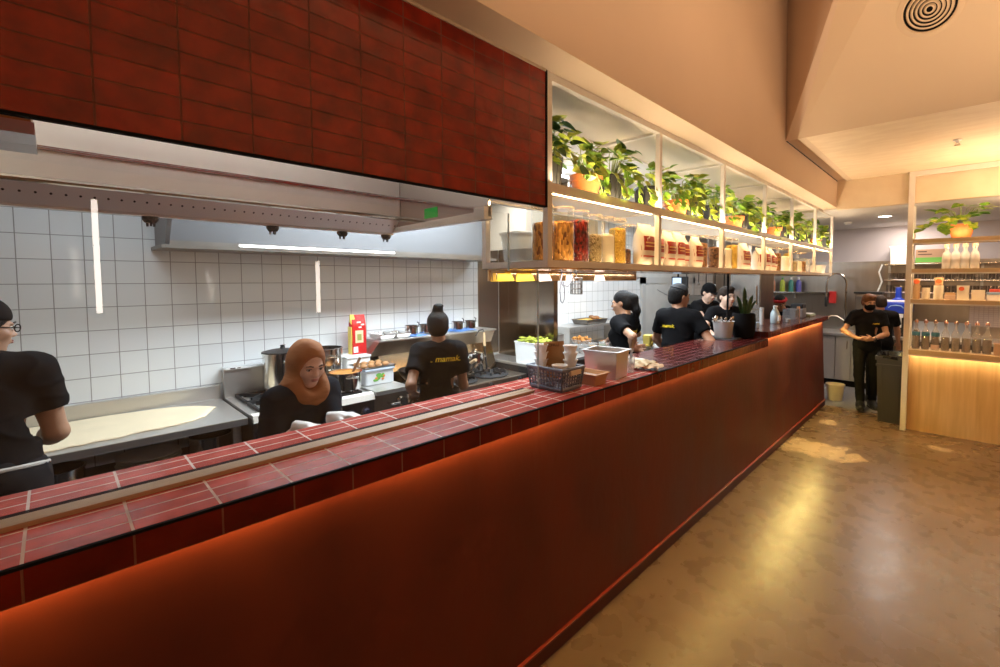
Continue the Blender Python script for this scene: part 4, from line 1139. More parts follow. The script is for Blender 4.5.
# corner bench with veg tub
cbn = thing('corner_bench', 'steel bench between the wok station and the steel partition', 'bench', (-3.2, 3.13, 0))
MB().box(-3.69, 3.003, .855, -2.74, 3.272, .88, bev=.003).build('benchtop', M['steel'], cbn, world=True)
MB().box(-3.68, 3.01, .0, -2.80, 3.27, .855).build('body', M['blackplastic'], cbn, world=True)
vt = tub('veg_tub', 'white plastic tub of green vegetables on the corner bench', (-3.02, 3.135, .8805), .34, .22, .20, whitep, cat='tub', taper=.93)
veg = mat('yellow green okra', (.38, .42, .05), rough=.5, var=.25, scale=20)
rv_ = random.Random(8)
vm = MB()
for k in range(46):
    a = rv_.uniform(0, PI); c = Vector((-3.02 + rv_.uniform(-.14, .14), 3.135 + rv_.uniform(-.085, .085), 1.085 + rv_.uniform(-.02, .03)))
    d = Vector((math.cos(a), math.sin(a), rv_.uniform(-.25, .35))) * .045
    vm.tube([c - d, c - d * .4, c + d * .4, c + d], [.004, .013, .012, .003], 7)
tag(vm.build('okra_heap', veg, smooth=True), 'heap of yellow green okra filling the white tub', 'vegetables', kind='stuff')

# hanging tools over the pass
def hang(name, label, x, y, parts):
    t = thing(name, label, 'kitchen tool', (x, y, 1.727))
    for nm, mb, mm in parts: mb.build(nm, mm, t, smooth=True)
b1 = MB()
for k in range(12):
    a = 2 * PI * k / 12
    b1.rod((.035 * math.cos(a), .035 * math.sin(a), -.13), (.035 * math.cos(a), .035 * math.sin(a), -.035), .0025, seg=6)
for z in (-.13, -.1, -.07, -.035): b1.tube([(.035 * math.cos(2 * PI * k / 20), .035 * math.sin(2 * PI * k / 20), z) for k in range(20)], .003, 6, closed=True)
hang('wire_basket', 'small dark wire basket hanging under the cream shelf', -1.69, 2.115, (('basket_wire', b1, M['steel_dark']), ('hook', MB().rod((0, 0, 0), (0, 0, -.035), .003).lathe([(.033, -.131), (.033, -.128)], seg=16), M['steel_dark'])))
b2 = MB().tube([(0, 0, 0), (.0, -.012, -.05), (.0, .0, -.075), (0, .05, -.085), (0, .075, -.06), (0, .08, 0)], .004, 7)
hang('cable_loop', 'grey cable looping below the cream shelf beside the wire basket', -1.69, 1.985, (('cable', b2, mat('grey cable', (.30, .30, .32), rough=.5)), ('cable_tail', MB().tube([(0, -.012, -.05), (0, -.02, -.11), (0, -.012, -.17), (0, .004, -.18), (0, .018, -.16), (0, .02, -.10), (0, .008, -.055)], .0035, 7), bpy.data.materials['grey cable'])))
hang('steel_clip', 'cluster of steel clips hanging at the near shelf corner', -1.70, 1.46, (('clip', MB().rod((0, 0, 0), (0, 0, -.05), .008).rod((0, .03, 0), (0, .03, -.045), .008).rod((0, .06, 0), (0, .06, -.05), .007), M['steel_shiny']), ('clip_bar', MB().box(-.01, -.01, -.012, .01, .08, 0), M['steel_shiny'])))
# ------------------------------------------------------------------ second kitchen bay
pc = thing('salad_counter', 'steel counter crowded with food tubs along the far white tiles', 'counter', (-3.3, 4.4, 0))
MB().box(-3.69, 3.55, .84, -2.92, 5.3, .87, bev=.003).build('worktop', M['steel'], pc, world=True)
MB().box(-3.68, 3.57, .08, -2.97, 5.28, .84).build('body', M['steel_dark'], pc, world=True)
MB().box(-3.69, 4.05, 1.10, -3.33, 5.25, 1.125).build('raised_shelf', M['steel'], pc, world=True)
for y in (4.08, 5.2): MB().box(-3.66, y, .87, -3.36, y + .02, 1.10).build('bracket', M['steel'], pc, world=True)
WZ = .8705
pot('steel_bin', 'round steel food bin beside the partition on the salad counter', (-3.25, 3.72, WZ), .085, .22, handles=False, mt=M['steel'])
pot('steel_bin', 'small steel bin with lid against the partition edge', (-3.40, 3.60, WZ), .075, .20, handles=False, mt=M['steel'])
tub('deli_tub', 'clear tub of fried orange pieces on the salad counter', (-3.20, 4.10, WZ), .20, .16, .12, clearp)
fr = mat('fried orange crumbs', (.48, .20, .035), rough=.6, var=.4, scale=60)
rf = random.Random(5)
m = MB()
for k in range(60): m.ball((-3.20 + rf.uniform(-.085, .085), 4.10 + rf.uniform(-.065, .065), WZ + .12 + rf.uniform(-.03, .03)), rf.uniform(.012, .022), rx=rf.uniform(.7, 1.2), seg=8)
tag(m.build('fried_pieces', fr, smooth=True), 'heap of fried orange pieces in the clear tub', 'food', kind='stuff')
def cup(label, x, y, z, r, h, col, fill=.7, cat='cup', group=None):
    t = thing('plastic_cup', label, cat, (x, y, z), 0, group)
    MB().lathe([(r * .75, 0), (r * .76, .003), (r, h), (r * 1.05, h), (r * 1.05, h + .004), (r * .95, h), (r * .72, .005), (0, .005)], seg=22, cap1=False).build('cup_wall', clearp, t, smooth=True)
    MB().lathe([(r * .70, .006), (r * (.70 + .22 * fill), h * fill), (0, h * fill)], seg=20).build('contents', mat(label[:24], col, rough=.4, var=.2, scale=40), t, smooth=True)
cup('clear cup of orange sauce in front of the fried pieces', -3.02, 4.08, WZ, .05, .10, (.85, .36, .03))
cup('clear cup of chopped green herbs on the salad counter', -3.02, 4.26, WZ, .045, .09, (.14, .22, .05))
cup('clear cup of red brown pickle on the salad counter', -3.05, 4.38, WZ, .045, .09, (.45, .13, .05))
cup('clear cup of brown sauce nearest the steel bin', -3.06, 3.93, WZ, .045, .09, (.22, .10, .04))
gn_pan('steel_tray', 'dark steel tray of yellow food on the raised shelf near ponytail woman', (-3.47, 4.62, 1.1255), .24, .42, .06, 0, M['steel_dark'], fill=mat('yellow curry', (.72, .42, .05), rough=.5, var=.35, scale=25), zfill=.9)
gn_pan('steel_tray', 'steel tray of orange food below the raised shelf', (-3.14, 4.62, WZ), .26, .36, .07, 0, M['steel_dark'], fill=mat('orange stew', (.42, .17, .04), rough=.5, var=.5, scale=25), zfill=.85)
bb = MB()
for k in range(7): bb.ball((-3.47 + rf.uniform(-.06, .06), 4.70 + rf.uniform(-.1, .1), 1.195 + rf.uniform(0, .015)), .032, rx=1.2, rz=.6, seg=10)
tag(bb.build('fritters', mat('brown fritter', (.28, .12, .04), rough=.6, var=.3, scale=30), smooth=True), 'pile of brown fritters on the yellow food tray', 'food', kind='stuff')
# cold room wall and things beyond
cr_ = thing('cold_room_door', 'pale scuffed cold room door on the left wall beyond the salad counter', 'door', (-3.7, 7.1, 0))
MB().box(-3.699, 6.32, 0.02, -3.66, 8.02, 1.62).build('door_leaf', mat('scuffed white laminate', (.60, .59, .56), rough=.35, var=.06, scale=4), cr_, world=True)
m = MB().box(-3.699, 6.22, .02, -3.65, 6.32, 1.72).box(-3.699, 8.02, .02, -3.65, 8.10, 1.72).box(-3.699, 6.22, 1.62, -3.65, 8.10, 1.72)
m.build('door_frame', mat('grey white frame', (.52, .51, .49), rough=.4), cr_, world=True)
MB().box(-3.699, 6.0, 1.722, -3.67, 8.2, 2.5).build('over_panel', bpy.data.materials['scuffed white laminate'], cr_, world=True)
sc_ = MB()
for a, b in (((6.75, 1.50), (7.05, 1.42)), ((6.95, 1.44), (7.25, 1.38)), ((6.7, 1.52), (6.86, 1.47)), ((7.1, 1.45), (7.3, 1.43))):
    sc_.rod((-3.659, a[0], a[1]), (-3.659, b[0], b[1]), .006, seg=6)
sc_.build('scuff_mark', mat('grey scuff', (.30, .30, .30), rough=.6), cr_, world=True)
tb2 = thing('work_table', 'steel table beyond the ponytail woman holding a blue bottle', 'table', (-2.66, 5.2, 0))
MB().box(-2.88, 4.95, .83, -2.45, 5.55, .86, bev=.004).build('tabletop', M['steel'], tb2, world=True)
for x in (-2.84, -2.5):
    for y in (5.0, 5.5): MB().rod((x, y, 0), (x, y, .83), .022).build('leg', M['steel'], tb2, world=True)
bl = thing('cleaner_bottle', 'blue and white bottle with red cap on the steel table', 'bottle', (-2.62, 5.02, .8605))
MB().lathe([(.036, 0), (.038, .004), (.038, .13), (.03, .15)], seg=22).build('bottle_body', whitep, bl, smooth=True)
MB().lathe([(.0385, .03), (.0385, .11)], seg=22, cap0=False, cap1=False).build('label', mat('sky blue label', (.06, .38, .72), rough=.4), bl, smooth=True)
MB().lathe([(.03, .15), (.032, .152), (.032, .175), (0, .177)], seg=20).build('cap', mat('red cap', (.62, .03, .02), rough=.4), bl, smooth=True)
for k, (x, y, col, lab) in enumerate(((-2.80, 5.14, (.30, .08, .06), 'dark red sauce bottle on the steel table behind ponytail woman'), (-2.72, 5.24, (.22, .05, .05), 'brown capped sauce bottle on the steel table, second one'), )):
    t = thing('sauce_bottle', lab, 'bottle', (x, y, .8605), 0, 'sauce bottles on the steel table')
    MB().lathe([(.03, 0), (.032, .004), (.032, .14), (.014, .175), (.013, .20)], seg=20).build('bottle_body', whitep, t, smooth=True)
    MB().lathe([(.016, .2), (.034, .201), (.034, .26), (0, .262)], seg=16).build('cap', mat('sauce cap %d' % k, col, rough=.4), t, smooth=True)
pl_ = mat('yellow drink', (.75, .52, .06), rough=.3)
jg = thing('juice_cup', 'clear cups of yellow fruit pieces behind the counter beside ponytail woman', 'cup', (-2.28, 4.0, .92))
MB().lathe([(.042, 0), (.044, .004), (.055, .10), (.052, .10), (.04, .008), (0, .008)], seg=22, cap1=False).build('cup_wall', clearp, jg, smooth=True)
m = MB()
for k in range(14): m.ball((rf.uniform(-.03, .03), rf.uniform(-.03, .03), .02 + k * .009), .018, seg=8)
m.build('fruit', pl_, jg, smooth=True)
MB().rings([[(sx * w, sy * w, z) for sx, sy in ((-1, -1), (1, -1), (1, 1), (-1, 1))] for w, z in ((.035, .105), (.038, .21), (.03, .215))]).build('stacked_bag', mat('yellow film pack', (.70, .55, .12), rough=.35), jg)
wb_ = thing('service_bench', 'low dark bench inside the service counter below the worker hands', 'bench', (-1.84, .6, 0))
MB().box(-1.92, -1.5, .885, -1.755, 2.6, .915, bev=.004).build('benchtop', M['steel'], wb_, world=True)
MB().box(-1.89, -1.5, .0, -1.765, 2.6, .885).build('cupboard', M['blackplastic'], wb_, world=True)

# monitor, tall equipment and hanging tools in the rear
mo = thing('order_screen', 'small lit order screen hanging beyond the capped man', 'screen', (-3.2, 6.5, 1.56))
MB().box(-.10, -.02, -.01, .16, .02, .17, bev=.006).build('bezel', M['blackplastic'], mo)
MB().box(-.08, -.0215, .01, .06, -.0205, .15).build('display', emit_mat('order display', (.55, .75, 1.0), 1.6), mo)
MB().rod((0, .0, .16), (0, .0, .96), .015).build('ceiling_stem', M['black'], mo)
fr_ = thing('tall_fridge', 'tall brushed steel fridge behind the snake plant', 'fridge', (-2.12, 6.5, 0))
MB().box(-2.32, 6.25, .08, -1.92, 6.8, 1.95, bev=.01).build('cabinet', M['steel_dim'], fr_, world=True)
MB().box(-2.305, 6.235, .14, -1.935, 6.25, 1.28).build('door', M['steel_v'], fr_, world=True)
MB().box(-2.305, 6.235, 1.30, -1.935, 6.25, 1.93).build('door', M['steel_v'], fr_, world=True)
MB().rod((-1.97, 6.22, 1.35), (-1.97, 6.22, 1.6), .01).build('handle', M['steel_shiny'], fr_, world=True)
for x in (-2.28, -1.96):
    for y in (6.3, 6.75): MB().rod((x, y, 0), (x, y, .08), .02).build('foot', M['black'], fr_, world=True)
ov = thing('dark_oven', 'dark tall oven cabinet in the rear behind the three men', 'oven', (-2.95, 7.3, 0))
MB().box(-3.35, 7.0, .0, -2.55, 7.7, 1.42, bev=.01).build('cabinet', M['steel_dark'], ov, world=True)
MB().box(-3.28, 6.985, .62, -2.62, 7.0, 1.28, bev=.004).build('door', M['black'], ov, world=True)
MB().rod((-3.2, 6.96, 1.22), (-2.7, 6.96, 1.22), .012).build('handle', M['steel_shiny'], ov, world=True)
rl = thing('utensil_rail', 'steel rail with dark tools hanging in front of the dark oven', 'rail', (-2.95, 6.9, 1.9))
MB().rod((-.5, 0, 0), (.45, 0, 0), .01).build('rail_bar', M['steel_shiny'], rl)
for x in (-.45, .40): MB().rod((x, 0, 0), (x, 0, .64), .008).build('drop_rod', M['steel_shiny'], rl)
for k, (x, L, w) in enumerate(((-.30, .30, .05), (-.1, .26, .03), (.02, .34, .06), (.16, .28, .04), (.30, .32, .05))):
    t = thing('hanging_ladle', 'dark tool hanging on the rear rail, %s from the screen' % ['first', 'second', 'third', 'fourth', 'fifth'][k], 'ladle', (-2.95 + x, 6.9, 1.888), 0, 'tools on the rear rail')
    MB().rod((0, 0, 0), (0, 0, -L), .007).build('shaft', M['black'], t)
    MB().ball((0, 0, -L - w * .5), w * .7, ry=.5, seg=12).build('head', M['steel_dark'] if k % 2 else M['blackplastic'], t, smooth=True)

# ------------------------------------------------------------------ things on the raised counter
RZ = 1.2010
tag(MB().box(-.05, -.05, 0, .05, .05, .055, bev=.004).build('sponge_box', mat('pale blue box', (.32, .50, .72), rough=.5), loc=(-1.52, 4.72, RZ)), 'pale blue box on the raised counter beside the planter', 'box')
st = thing('paper_roll_stick', 'slim white tube standing on the raised counter past the planter', 'tube', (-1.56, 5.12, RZ))
MB().lathe([(.022, 0), (.022, .16), (.018, .165), (0, .165)], seg=16).build('tube_body', mat('grey white tube', (.50, .48, .45), rough=.4), st, smooth=True)
MB().lathe([(.024, .165), (.024, .18), (0, .181)], seg=16).build('cap', M['galv'], st, smooth=True)
jb = thing('water_jug', 'translucent plastic jug with handle on the raised counter', 'jug', (-1.50, 5.38, RZ))
MB().lathe([(.05, 0), (.054, .006), (.054, .11), (.030, .15), (.022, .165), (.022, .18)], seg=26, sx=.85).build('jug_body', mat('milky blue plastic', (.52, .62, .64), rough=.25), jb, smooth=True)
MB().tube([(0, -.045, .14), (0, -.06, .16), (0, -.04, .185), (0, -.018, .175)], .007).build('handle', bpy.data.materials['milky blue plastic'], jb, smooth=True)
MB().lathe([(.024, .178), (.024, .195), (0, .196)], seg=18).build('cap', whitep, jb, smooth=True)
MB().box(-.004, -.035, .03, .0475, .035, .09).build('label', whitep, jb)
cup('small white lidded cup beside the translucent jug', -1.42, 5.58, RZ, .028, .04, (.8, .78, .74), fill=.9)
gb = thing('glass_rack', 'smoky clear box standing on raised counter before the black bin', 'box', (-1.50, 6.02, RZ))
MB().box(-.07, -.09, 0, .07, .09, .13, bev=.006).build('box_wall', glass_mat('smoky plastic', (.55, .52, .50), refl=.2, rough=.1, haze=.15), gb)
tag(MB().box(-.012, -.03, 0, .012, .03, .15, bev=.003).build('menu_block', mat('orange brown wood', (.50, .24, .09), rough=.5), loc=(-1.46, 6.18, RZ)), 'narrow orange brown wood block standing on the raised counter', 'block')
kb = thing('knife_block', 'grey canister with black top on the raised counter', 'canister', (-1.52, 6.42, RZ))
MB().box(-.075, -.085, 0, .075, .085, .115, bev=.01).build('canister_body', mat('grey steel canister', (.36, .34, .34), rough=.3, metal=.6), kb)
MB().box(-.07, -.08, .1152, .07, .08, .175, bev=.01).build('black_top', M['blackplastic'], kb)
gt = thing('glass_tray', 'pale green tray near the far end of the raised counter', 'tray', (-1.52, 6.75, RZ))
MB().box(-.10, -.14, 0, .10, .14, .03, bev=.006).build('tray_body', mat('pale green glass', (.42, .52, .40), rough=.2), gt)
MB().box(-.09, -.13, .0302, .09, .13, .036, bev=.003).build('tray_lid', whitep, gt)

# ------------------------------------------------------------------ rear sink bench
sb = thing('sink_bench', 'long steel sink bench with grey cabinet doors along the back wall', 'bench', (-.6, 8.7, 0))
MB().box(-3.3, 8.30, .80, 2.2, 9.02, .84, bev=.004).build('worktop', M['steel'], sb, world=True)
MB().box(-3.3, 8.36, .10, -1.0, 9.02, .80).build('cabinet', mat('grey laminate cabinet', (.40, .37, .35), rough=.4), sb, world=True)
MB().box(-3.3, 8.40, 0, 2.1, 9.0, .10).build('kickboard', M['black'], sb, world=True)
gd = bpy.data.materials['grey laminate cabinet']
for k, (a, b) in enumerate(((-2.2, -1.815), (-1.81, -1.435), (-1.43, -1.225), (-1.22, -1.0))):
    d = MB().box(a + .004, 8.335, .11, b - .004, 8.36, .79, bev=.002).build('door', gd, sb, world=True)
    hx = (b - .05) if k % 2 == 0 else (a + .05)
    h = MB().tube([(hx, 8.335, .60), (hx, 8.305, .61), (hx, 8.305, .72), (hx, 8.335, .73)], .009).build('handle', M['steel_shiny'], None, smooth=True)
    h.parent = d; h.location = -Vector(rootloc(d))
MB().box(-1.0, 8.9, .10, 2.1, 9.02, .80).build('rear_panel', M['steel_dark'], sb, world=True)
for x in (-.96, .4, 2.05): MB().rod((x, 8.34, .1), (x, 8.34, .8), .022).build('leg', M['steel'], sb, world=True)
MB().box(-1.0, 8.34, .34, 2.05, 8.9, .36).build('lower_shelf', M['steel_dark'], sb, world=True)
fc = thing('spray_faucet', 'tall chrome spring spray tap arching over the rear sink', 'tap', (-1.36, 8.62, .8405))
MB().lathe([(.035, 0), (.035, .015), (.016, .03), (.014, .34)], seg=16).build('base', M['steel_shiny'], fc, smooth=True)
pts = [(0, 0, .34)] + [(-.13 + .13 * math.cos(a), -.06 * (1 - math.cos(a)) / 2, .78 + .16 * math.sin(a)) for a in [k * PI / 10 for k in range(11)]] + [(-.26, -.06, .55)]
MB().tube(pts, .015, 10).build('spring_hose', M['steel_shiny'], fc, smooth=True)
MB().lathe([(.016, .40), (.022, .42), (.022, .55), (.012, .57)], (-.26, -.06, 0), 14).build('spray_head', M['blackplastic'], fc, smooth=True)
MB().tube([(0, 0, .18), (-.10, -.08, .26), (-.18, -.12, .26), (-.22, -.14, .22)], .010).build('spout', M['steel_shiny'], fc, smooth=True)
tag(MB().box(-.05, -.03, 0, .05, .03, .20, bev=.006).build('soap_dispenser', mat('red plastic', (.62, .03, .03), rough=.4), loc=(-1.61, 9.0, 1.28)), 'red dispenser fixed to the steel back wall beside the spray tap', 'dispenser')
ws = thing('wall_shelf', 'thin steel wall shelf of cleaning bottles beyond the raised counter', 'shelf', (-2.0, 8.9, 1.45))
MB().box(-.85, -.14, 0, .38, .12, .02).build('shelf_board', M['steel_shiny'], ws)
for x in (-.8, -.2, .3): MB().box(x, .08, -.10, x + .02, .12, 0).build('bracket', M['steel'], ws)
for k, (x, col, cap, lab) in enumerate(((-2.36, (.42, .55, .06), (.1, .3, .1), 'lime green bottle on the thin wall shelf'), (-2.22, (.05, .25, .22), (.8, .8, .8), 'dark green bottle on the thin wall shelf'), (-2.10, (.10, .10, .42), (.7, .7, .75), 'violet blue bottle on the thin wall shelf'), (-2.52, (.55, .25, .16), (.6, .5, .4), 'pale brown bottle first on the thin wall shelf'))):
    t = thing('cleaner_bottle', lab, 'bottle', (x, 8.86, 1.4705), 0, 'cleaning bottles on the thin wall shelf')
    MB().lathe([(.04, 0), (.042, .01), (.042, .17), (.016, .21)], seg=18).build('bottle_body', mat('cleaner %d' % k, col, rough=.35), t, smooth=True)
    MB().lathe([(.018, .21), (.018, .25), (0, .252)], seg=12).build('cap', mat('cleaner cap %d' % k, cap, rough=.4), t)
gm = thing('glass_washer', 'dark hooded glass washer behind the masked worker', 'machine', (-1.06, 8.72, .8405))
MB().box(-.16, -.2, 0, .16, .2, .62, bev=.01).build('housing', M['steel_dim'], gm)
MB().box(-.155, -.215, .12, .155, -.2, .58, bev=.004).build('front_door', M['steel_dark'], gm)
MB().box(-.18, -.22, .6205, .18, .2, .65, bev=.006).build('hood_top', M['blackplastic'], gm)
im = thing('juice_dispenser', 'blue and white drinks machine with a blue bottle on top', 'machine', (-.70, 8.62, .8405))
MB().box(-.16, -.18, 0, .16, .18, .34, bev=.01).build('body', M['blackplastic'], im)
MB().box(-.18, -.20, .3405, .18, .19, .50, bev=.012).build('blue_lid', mat('bright blue plastic', (.02, .06, .50), rough=.35), im)
MB().box(-.19, -.14, .5005, .19, .19, .53, bev=.01).build('white_rim', whitep, im)
MB().box(-.07, -.192, .13, .07, -.181, .335, bev=.004).box(-.09, -.205, .28, .09, -.193, .335, bev=.002).build('white_notice', whitep, im)
MB().tube([(-.09, -.202, .42), (-.06, -.206, .45), (0, -.207, .46), (.06, -.206, .45), (.09, -.202, .42)], .006).build('lid_handle', bpy.data.materials['pale blue box'], im, smooth=True)
bt_ = thing('syrup_bottle', 'deep blue bottle standing on the drinks machine', 'bottle', (-.69, 8.60, 1.371))
MB().lathe([(.075, 0), (.08, .01), (.05, .03), (.038, .04), (.036, .18), (.028, .19), (0, .19)], seg=20).build('bottle_body', bpy.data.materials['bright blue plastic'], bt_, smooth=True)
bx = thing('bar_sink', 'sloping steel ice tray beside the drinks machine on the rear bench', 'tray', (-.38, 8.55, .8405))
MB().hexa([(-.13, -.2, 0), (.5, -.2, 0), (.5, .2, 0), (-.13, .2, 0), (-.13, -.19, .04), (.5, -.19, .04), (.5, .19, .22), (-.13, .19, .22)]).build('tray_body', M['steel'], bx)
MB().box(-.10, -.17, .07, -.06, -.15, .12).build('tap_lever', M['blackplastic'], bx)
# white bucket on floor
bu = thing('floor_bucket', 'cream plastic bucket on the grey floor past the counter end', 'bucket', (-1.37, 7.36, 0))
MB().lathe([(.085, 0), (.088, .005), (.11, .20), (.118, .202), (.118, .225), (.106, .225), (.08, .01), (0, .01)], seg=26, cap1=False).build('bucket_wall', mat('cream plastic', (.68, .58, .42), rough=.4), bu, smooth=True)
MB().tube([(0, .115 * math.cos(a), .215 - .07 * math.sin(a)) for a in [k * PI / 10 for k in range(11)]], .004).build('bail', M['steel'], bu)
bu.children[1].location = (.119, 0, 0)
# rear high shelves with glasses
rk = thing('rear_glass_rack', 'double steel wall shelf of glassware along the back wall', 'shelf', (.3, 8.85, 1.3))
for z in (1.475, 1.66, 1.90): MB().box(-.88, 8.68, z, 2.0, 9.02, z + .018, bev=.002).build('shelf_board', M['steel_shiny'], rk, world=True)
for x in (-.86, .2, 1.2): MB().box(x, 8.98, 1.40, x + .03, 9.02, 1.92).build('upright', M['steel'], rk, world=True)
MB().tube([(-.93, 8.9, 1.92), (-.97, 8.9, 1.8), (-.93, 8.9, 1.65), (-.99, 8.9, 1.45)], .012).build('drain_hose', whitep, rk, world=True, smooth=True)
glm = glass_mat('glassware', (.86, .84, .82), refl=.35, rough=.04)
def wine_proto():
    t = thing('drinking_glass', 'clear glass on the rear wall shelf', 'glass', (-.8, 8.74, 1.6785), 0, 'glasses on the rear wall shelves')
    MB().lathe([(.03, 0), (.032, .003), (.035, .10), (.033, .10), (.029, .006), (0, .006)], seg=14, cap1=False).build('glass_wall', glm, t, smooth=True)
    return t
g0 = wine_proto()
kk = 0
for z, zl in ((1.6785, 'upper'), (1.4935, 'lower')):
    for x in range(20):
        if kk: copy_thing(g0, loc=(-.82 + x * .075, 8.74 + .03 * (x % 2), z), label='clear glass on the %s rear shelf behind the display unit' % zl)
        kk += 1
g0['label'] = 'clear glass on the upper rear shelf behind the display unit'
tw = tub('food_tub', 'round white lidded tub on the top rear wall shelf', (-.72, 8.84, 1.9185), .22, .24, .25, whitep, cat='tub', lidm=whitep, taper=.88)
gbx = thing('cardboard_carton', 'brown carton with green band on the top rear wall shelf', 'box', (-.36, 8.84, 1.9185))
MB().box(-.155, -.13, 0, .165, .13, .205, bev=.003).build('carton_body', mat('brown carton', (.36, .22, .13), rough=.75), gbx)
MB().box(-.1565, -.1315, .012, .1665, .10, .085).build('green_band', mat('green print band', (.12, .34, .05), rough=.6), gbx)
m = MB().box(-.13, -.1318, .165, -.03, -.1305, .18).box(-.13, -.1318, .125, .03, -.1305, .137)
m.build('dark_print', ink, gbx)
# papers on the back wall
wp = tag(MB().box(-.35, -.004, 0, .55, 0, .45).build('notice_sheet', tile_mat('gridded notice', (0, 2), (.05, .03), (0, 0), .004, (.56, .46, .42), (.52, .43, .40), (.42, .33, .30), rough=.6), loc=(.45, 9.033, 1.0)), 'pale gridded sheet fixed to the back wall behind the bottles', 'notice')

# ------------------------------------------------------------------ grey bin
bi = thing('waste_bin', 'tall slim dark grey waste bin beside the timber display unit', 'bin', (-.575, 6.78, 0))
gm_ = mat('dark grey bin plastic', (.045, .043, .043), rough=.5)
w0, d0, w1, d1, hb_ = .105, .20, .128, .25, .74
MB().rings([[(sx * w, sy * d, z) for sx, sy in ((-1, -1), (1, -1), (1, 1), (-1, 1))] for w, d, z in ((w0, d0, 0), (w0, d0, .01), (w1, d1, hb_), (w1 + .014, d1 + .014, hb_), (w1 + .014, d1 + .014, hb_ + .045), (w1 - .004, d1 - .004, hb_ + .045), (w0 - .004, d0 - .004, .015))]).build('bin_body', gm_, bi)
rbm = MB()
for s in (-1, 1):
    rbm.hexa([(s * .062, -d0 - .004, .03), (s * .072, -d0 - .004, .03), (s * .072, -d0, .03), (s * .062, -d0, .03), (s * .078, -d1 - .004, hb_ - .08), (s * .090, -d1 - .004, hb_ - .08), (s * .090, -d1, hb_ - .08), (s * .078, -d1, hb_ - .08)])
rbm.box(-w1 - .006, -d1 - .012, hb_ - .07, w1 + .006, -d1 + .004, hb_ - .045)
rbm.build('rib', gm_, bi)
bgm = MB()
rb = random.Random(6)
n_ = 30
def bagpt(a, f, o):
    return (math.copysign(abs(math.cos(a)) ** .5, math.cos(a)) * (w1 + o), math.copysign(abs(math.sin(a)) ** .5, math.sin(a)) * (d1 + o), f)
jit = [rb.uniform(-.01, .012) for _ in range(n_)]
bgm.rings([[bagpt(2 * PI * k / n_, hb_ + .02 + jit[k], .019) for k in range(n_)], [bagpt(2 * PI * k / n_, hb_ + .055 + jit[k] * .6, .018) for k in range(n_)], [bagpt(2 * PI * k / n_, hb_ + .052, -.02 + jit[k]) for k in range(n_)], [bagpt(2 * PI * k / n_, hb_ - .05, -.04) for k in range(n_)]], cap0=False)
bgm.build('bin_liner', mat('black bin liner', (.012, .012, .012), rough=.25), bi, smooth=True)

# ------------------------------------------------------------------ timber display unit
du = thing('display_unit', 'tall cream framed display unit with maple front panel and four shelves', 'shelf', (.3, 6.5, 0))
UX, UY0, UY1 = -.455, 6.36, 6.74
pw = M['paint_white']
for y in (UY0, UY1 - .045): MB().box(UX, y, 0, UX + .05, y + .045, 2.848).build('post', pw, du, world=True)
MB().box(1.35, UY0, 0, 1.40, UY0 + .045, 2.848).build('post', pw, du, world=True)
MB().box(1.35, UY1 - .045, 0, 1.40, UY1, 2.848).build('post', pw, du, world=True)
MB().box(UX + .05, UY0, 2.80, 1.35, UY0 + .045, 2.848).build('top_rail', pw, du, world=True)
wl = emit_mat('warm shelf led', (1.0, .74, .45), 60.0)
for z, h in ((2.075, .04), (1.755, .04), (1.425, .04), (.86, .05)):
    MB().box(UX + .05, UY0, z - .014, 1.35, UY0 + .012, z).build('shelf_lip', pw, du, world=True)
    MB().box(UX + .05, UY0, z, 1.35, UY1, z + h).build('shelf_board', mat('cream maple edge', (.62, .45, .26), rough=.5) if 'cream maple edge' not in bpy.data.materials else bpy.data.materials['cream maple edge'], du, world=True)
    if z > .8: MB().box(UX + .06, UY0 + .05 if z > 1 else UY0 + .014, z - .005, 1.34, UY0 + .062 if z > 1 else UY0 + .020, z - .0005).build('led_strip', wl, du, world=True)
maple = mat('maple veneer', (.74, .48, .20), rough=.42, col2=(.60, .36, .13), scale=7, stretch=(3.5, 3.5, .22), detail=8)
MB().box(UX + .05, UY0 + .085, 0, 1.35, UY0 + .10, .86).build('front_panel', maple, du, world=True)
UZ = {'top': 2.1155, 'b': 1.7955, 'c': 1.4655, 'd': .9105}
tp = terracotta_plant(0, 21, 'trailing pothos in glowing terracotta pot on top of the display unit', x=-.02, z=UZ['top'], n=26, trail=4, group='pothos on the display unit', s=1.3)
for ch in tp.children:
    if ch.name.startswith(('leaves', 'pale_leaves', 'stems')): ch.location.z += .03; ch.scale = (1.0, 1.25, .85)
    if ch.name.startswith('pot'): ch.scale = (1.05, 1.05, .92)
tp.location = (-.02, 6.52, UZ['top'])
tp.rotation_euler = (0, 0, R(-90))
botg = glass_mat('bottle glass', (.93, .92, .90), refl=.3, rough=.03, haze=.14, hazecol=(.9, .8, .7))
frost = glass_mat('frosted bottle glass', (.95, .94, .92), refl=.3, rough=.1, haze=.5, hazecol=(.92, .86, .78))
wat = mat('clear spirit', (.72, .60, .44), rough=.2)
def water_bottle(x, label):
    t = thing('glass_water_bottle', label, 'bottle', (x, 6.50, UZ['b']), 0, 'clear bottles on the second shelf of the display unit')
    MB().lathe([(.034, 0), (.037, .004), (.037, .13), (.030, .165), (.017, .185), (.016, .215), (.021, .217), (.021, .23)], seg=20).build('bottle_body', frost, t, smooth=True)
    MB().lathe([(.022, .2302), (.024, .232), (.024, .262), (0, .263)], seg=14).build('stopper', lidw, t, smooth=True)
    MB().lathe([(.0374, .06), (.0374, .10)], seg=20, cap0=False, cap1=False).build('etched_label', mat('dark etched print', (.42, .37, .32), rough=.5) if 'dark etched print' not in bpy.data.materials else bpy.data.materials['dark etched print'], t, smooth=True)
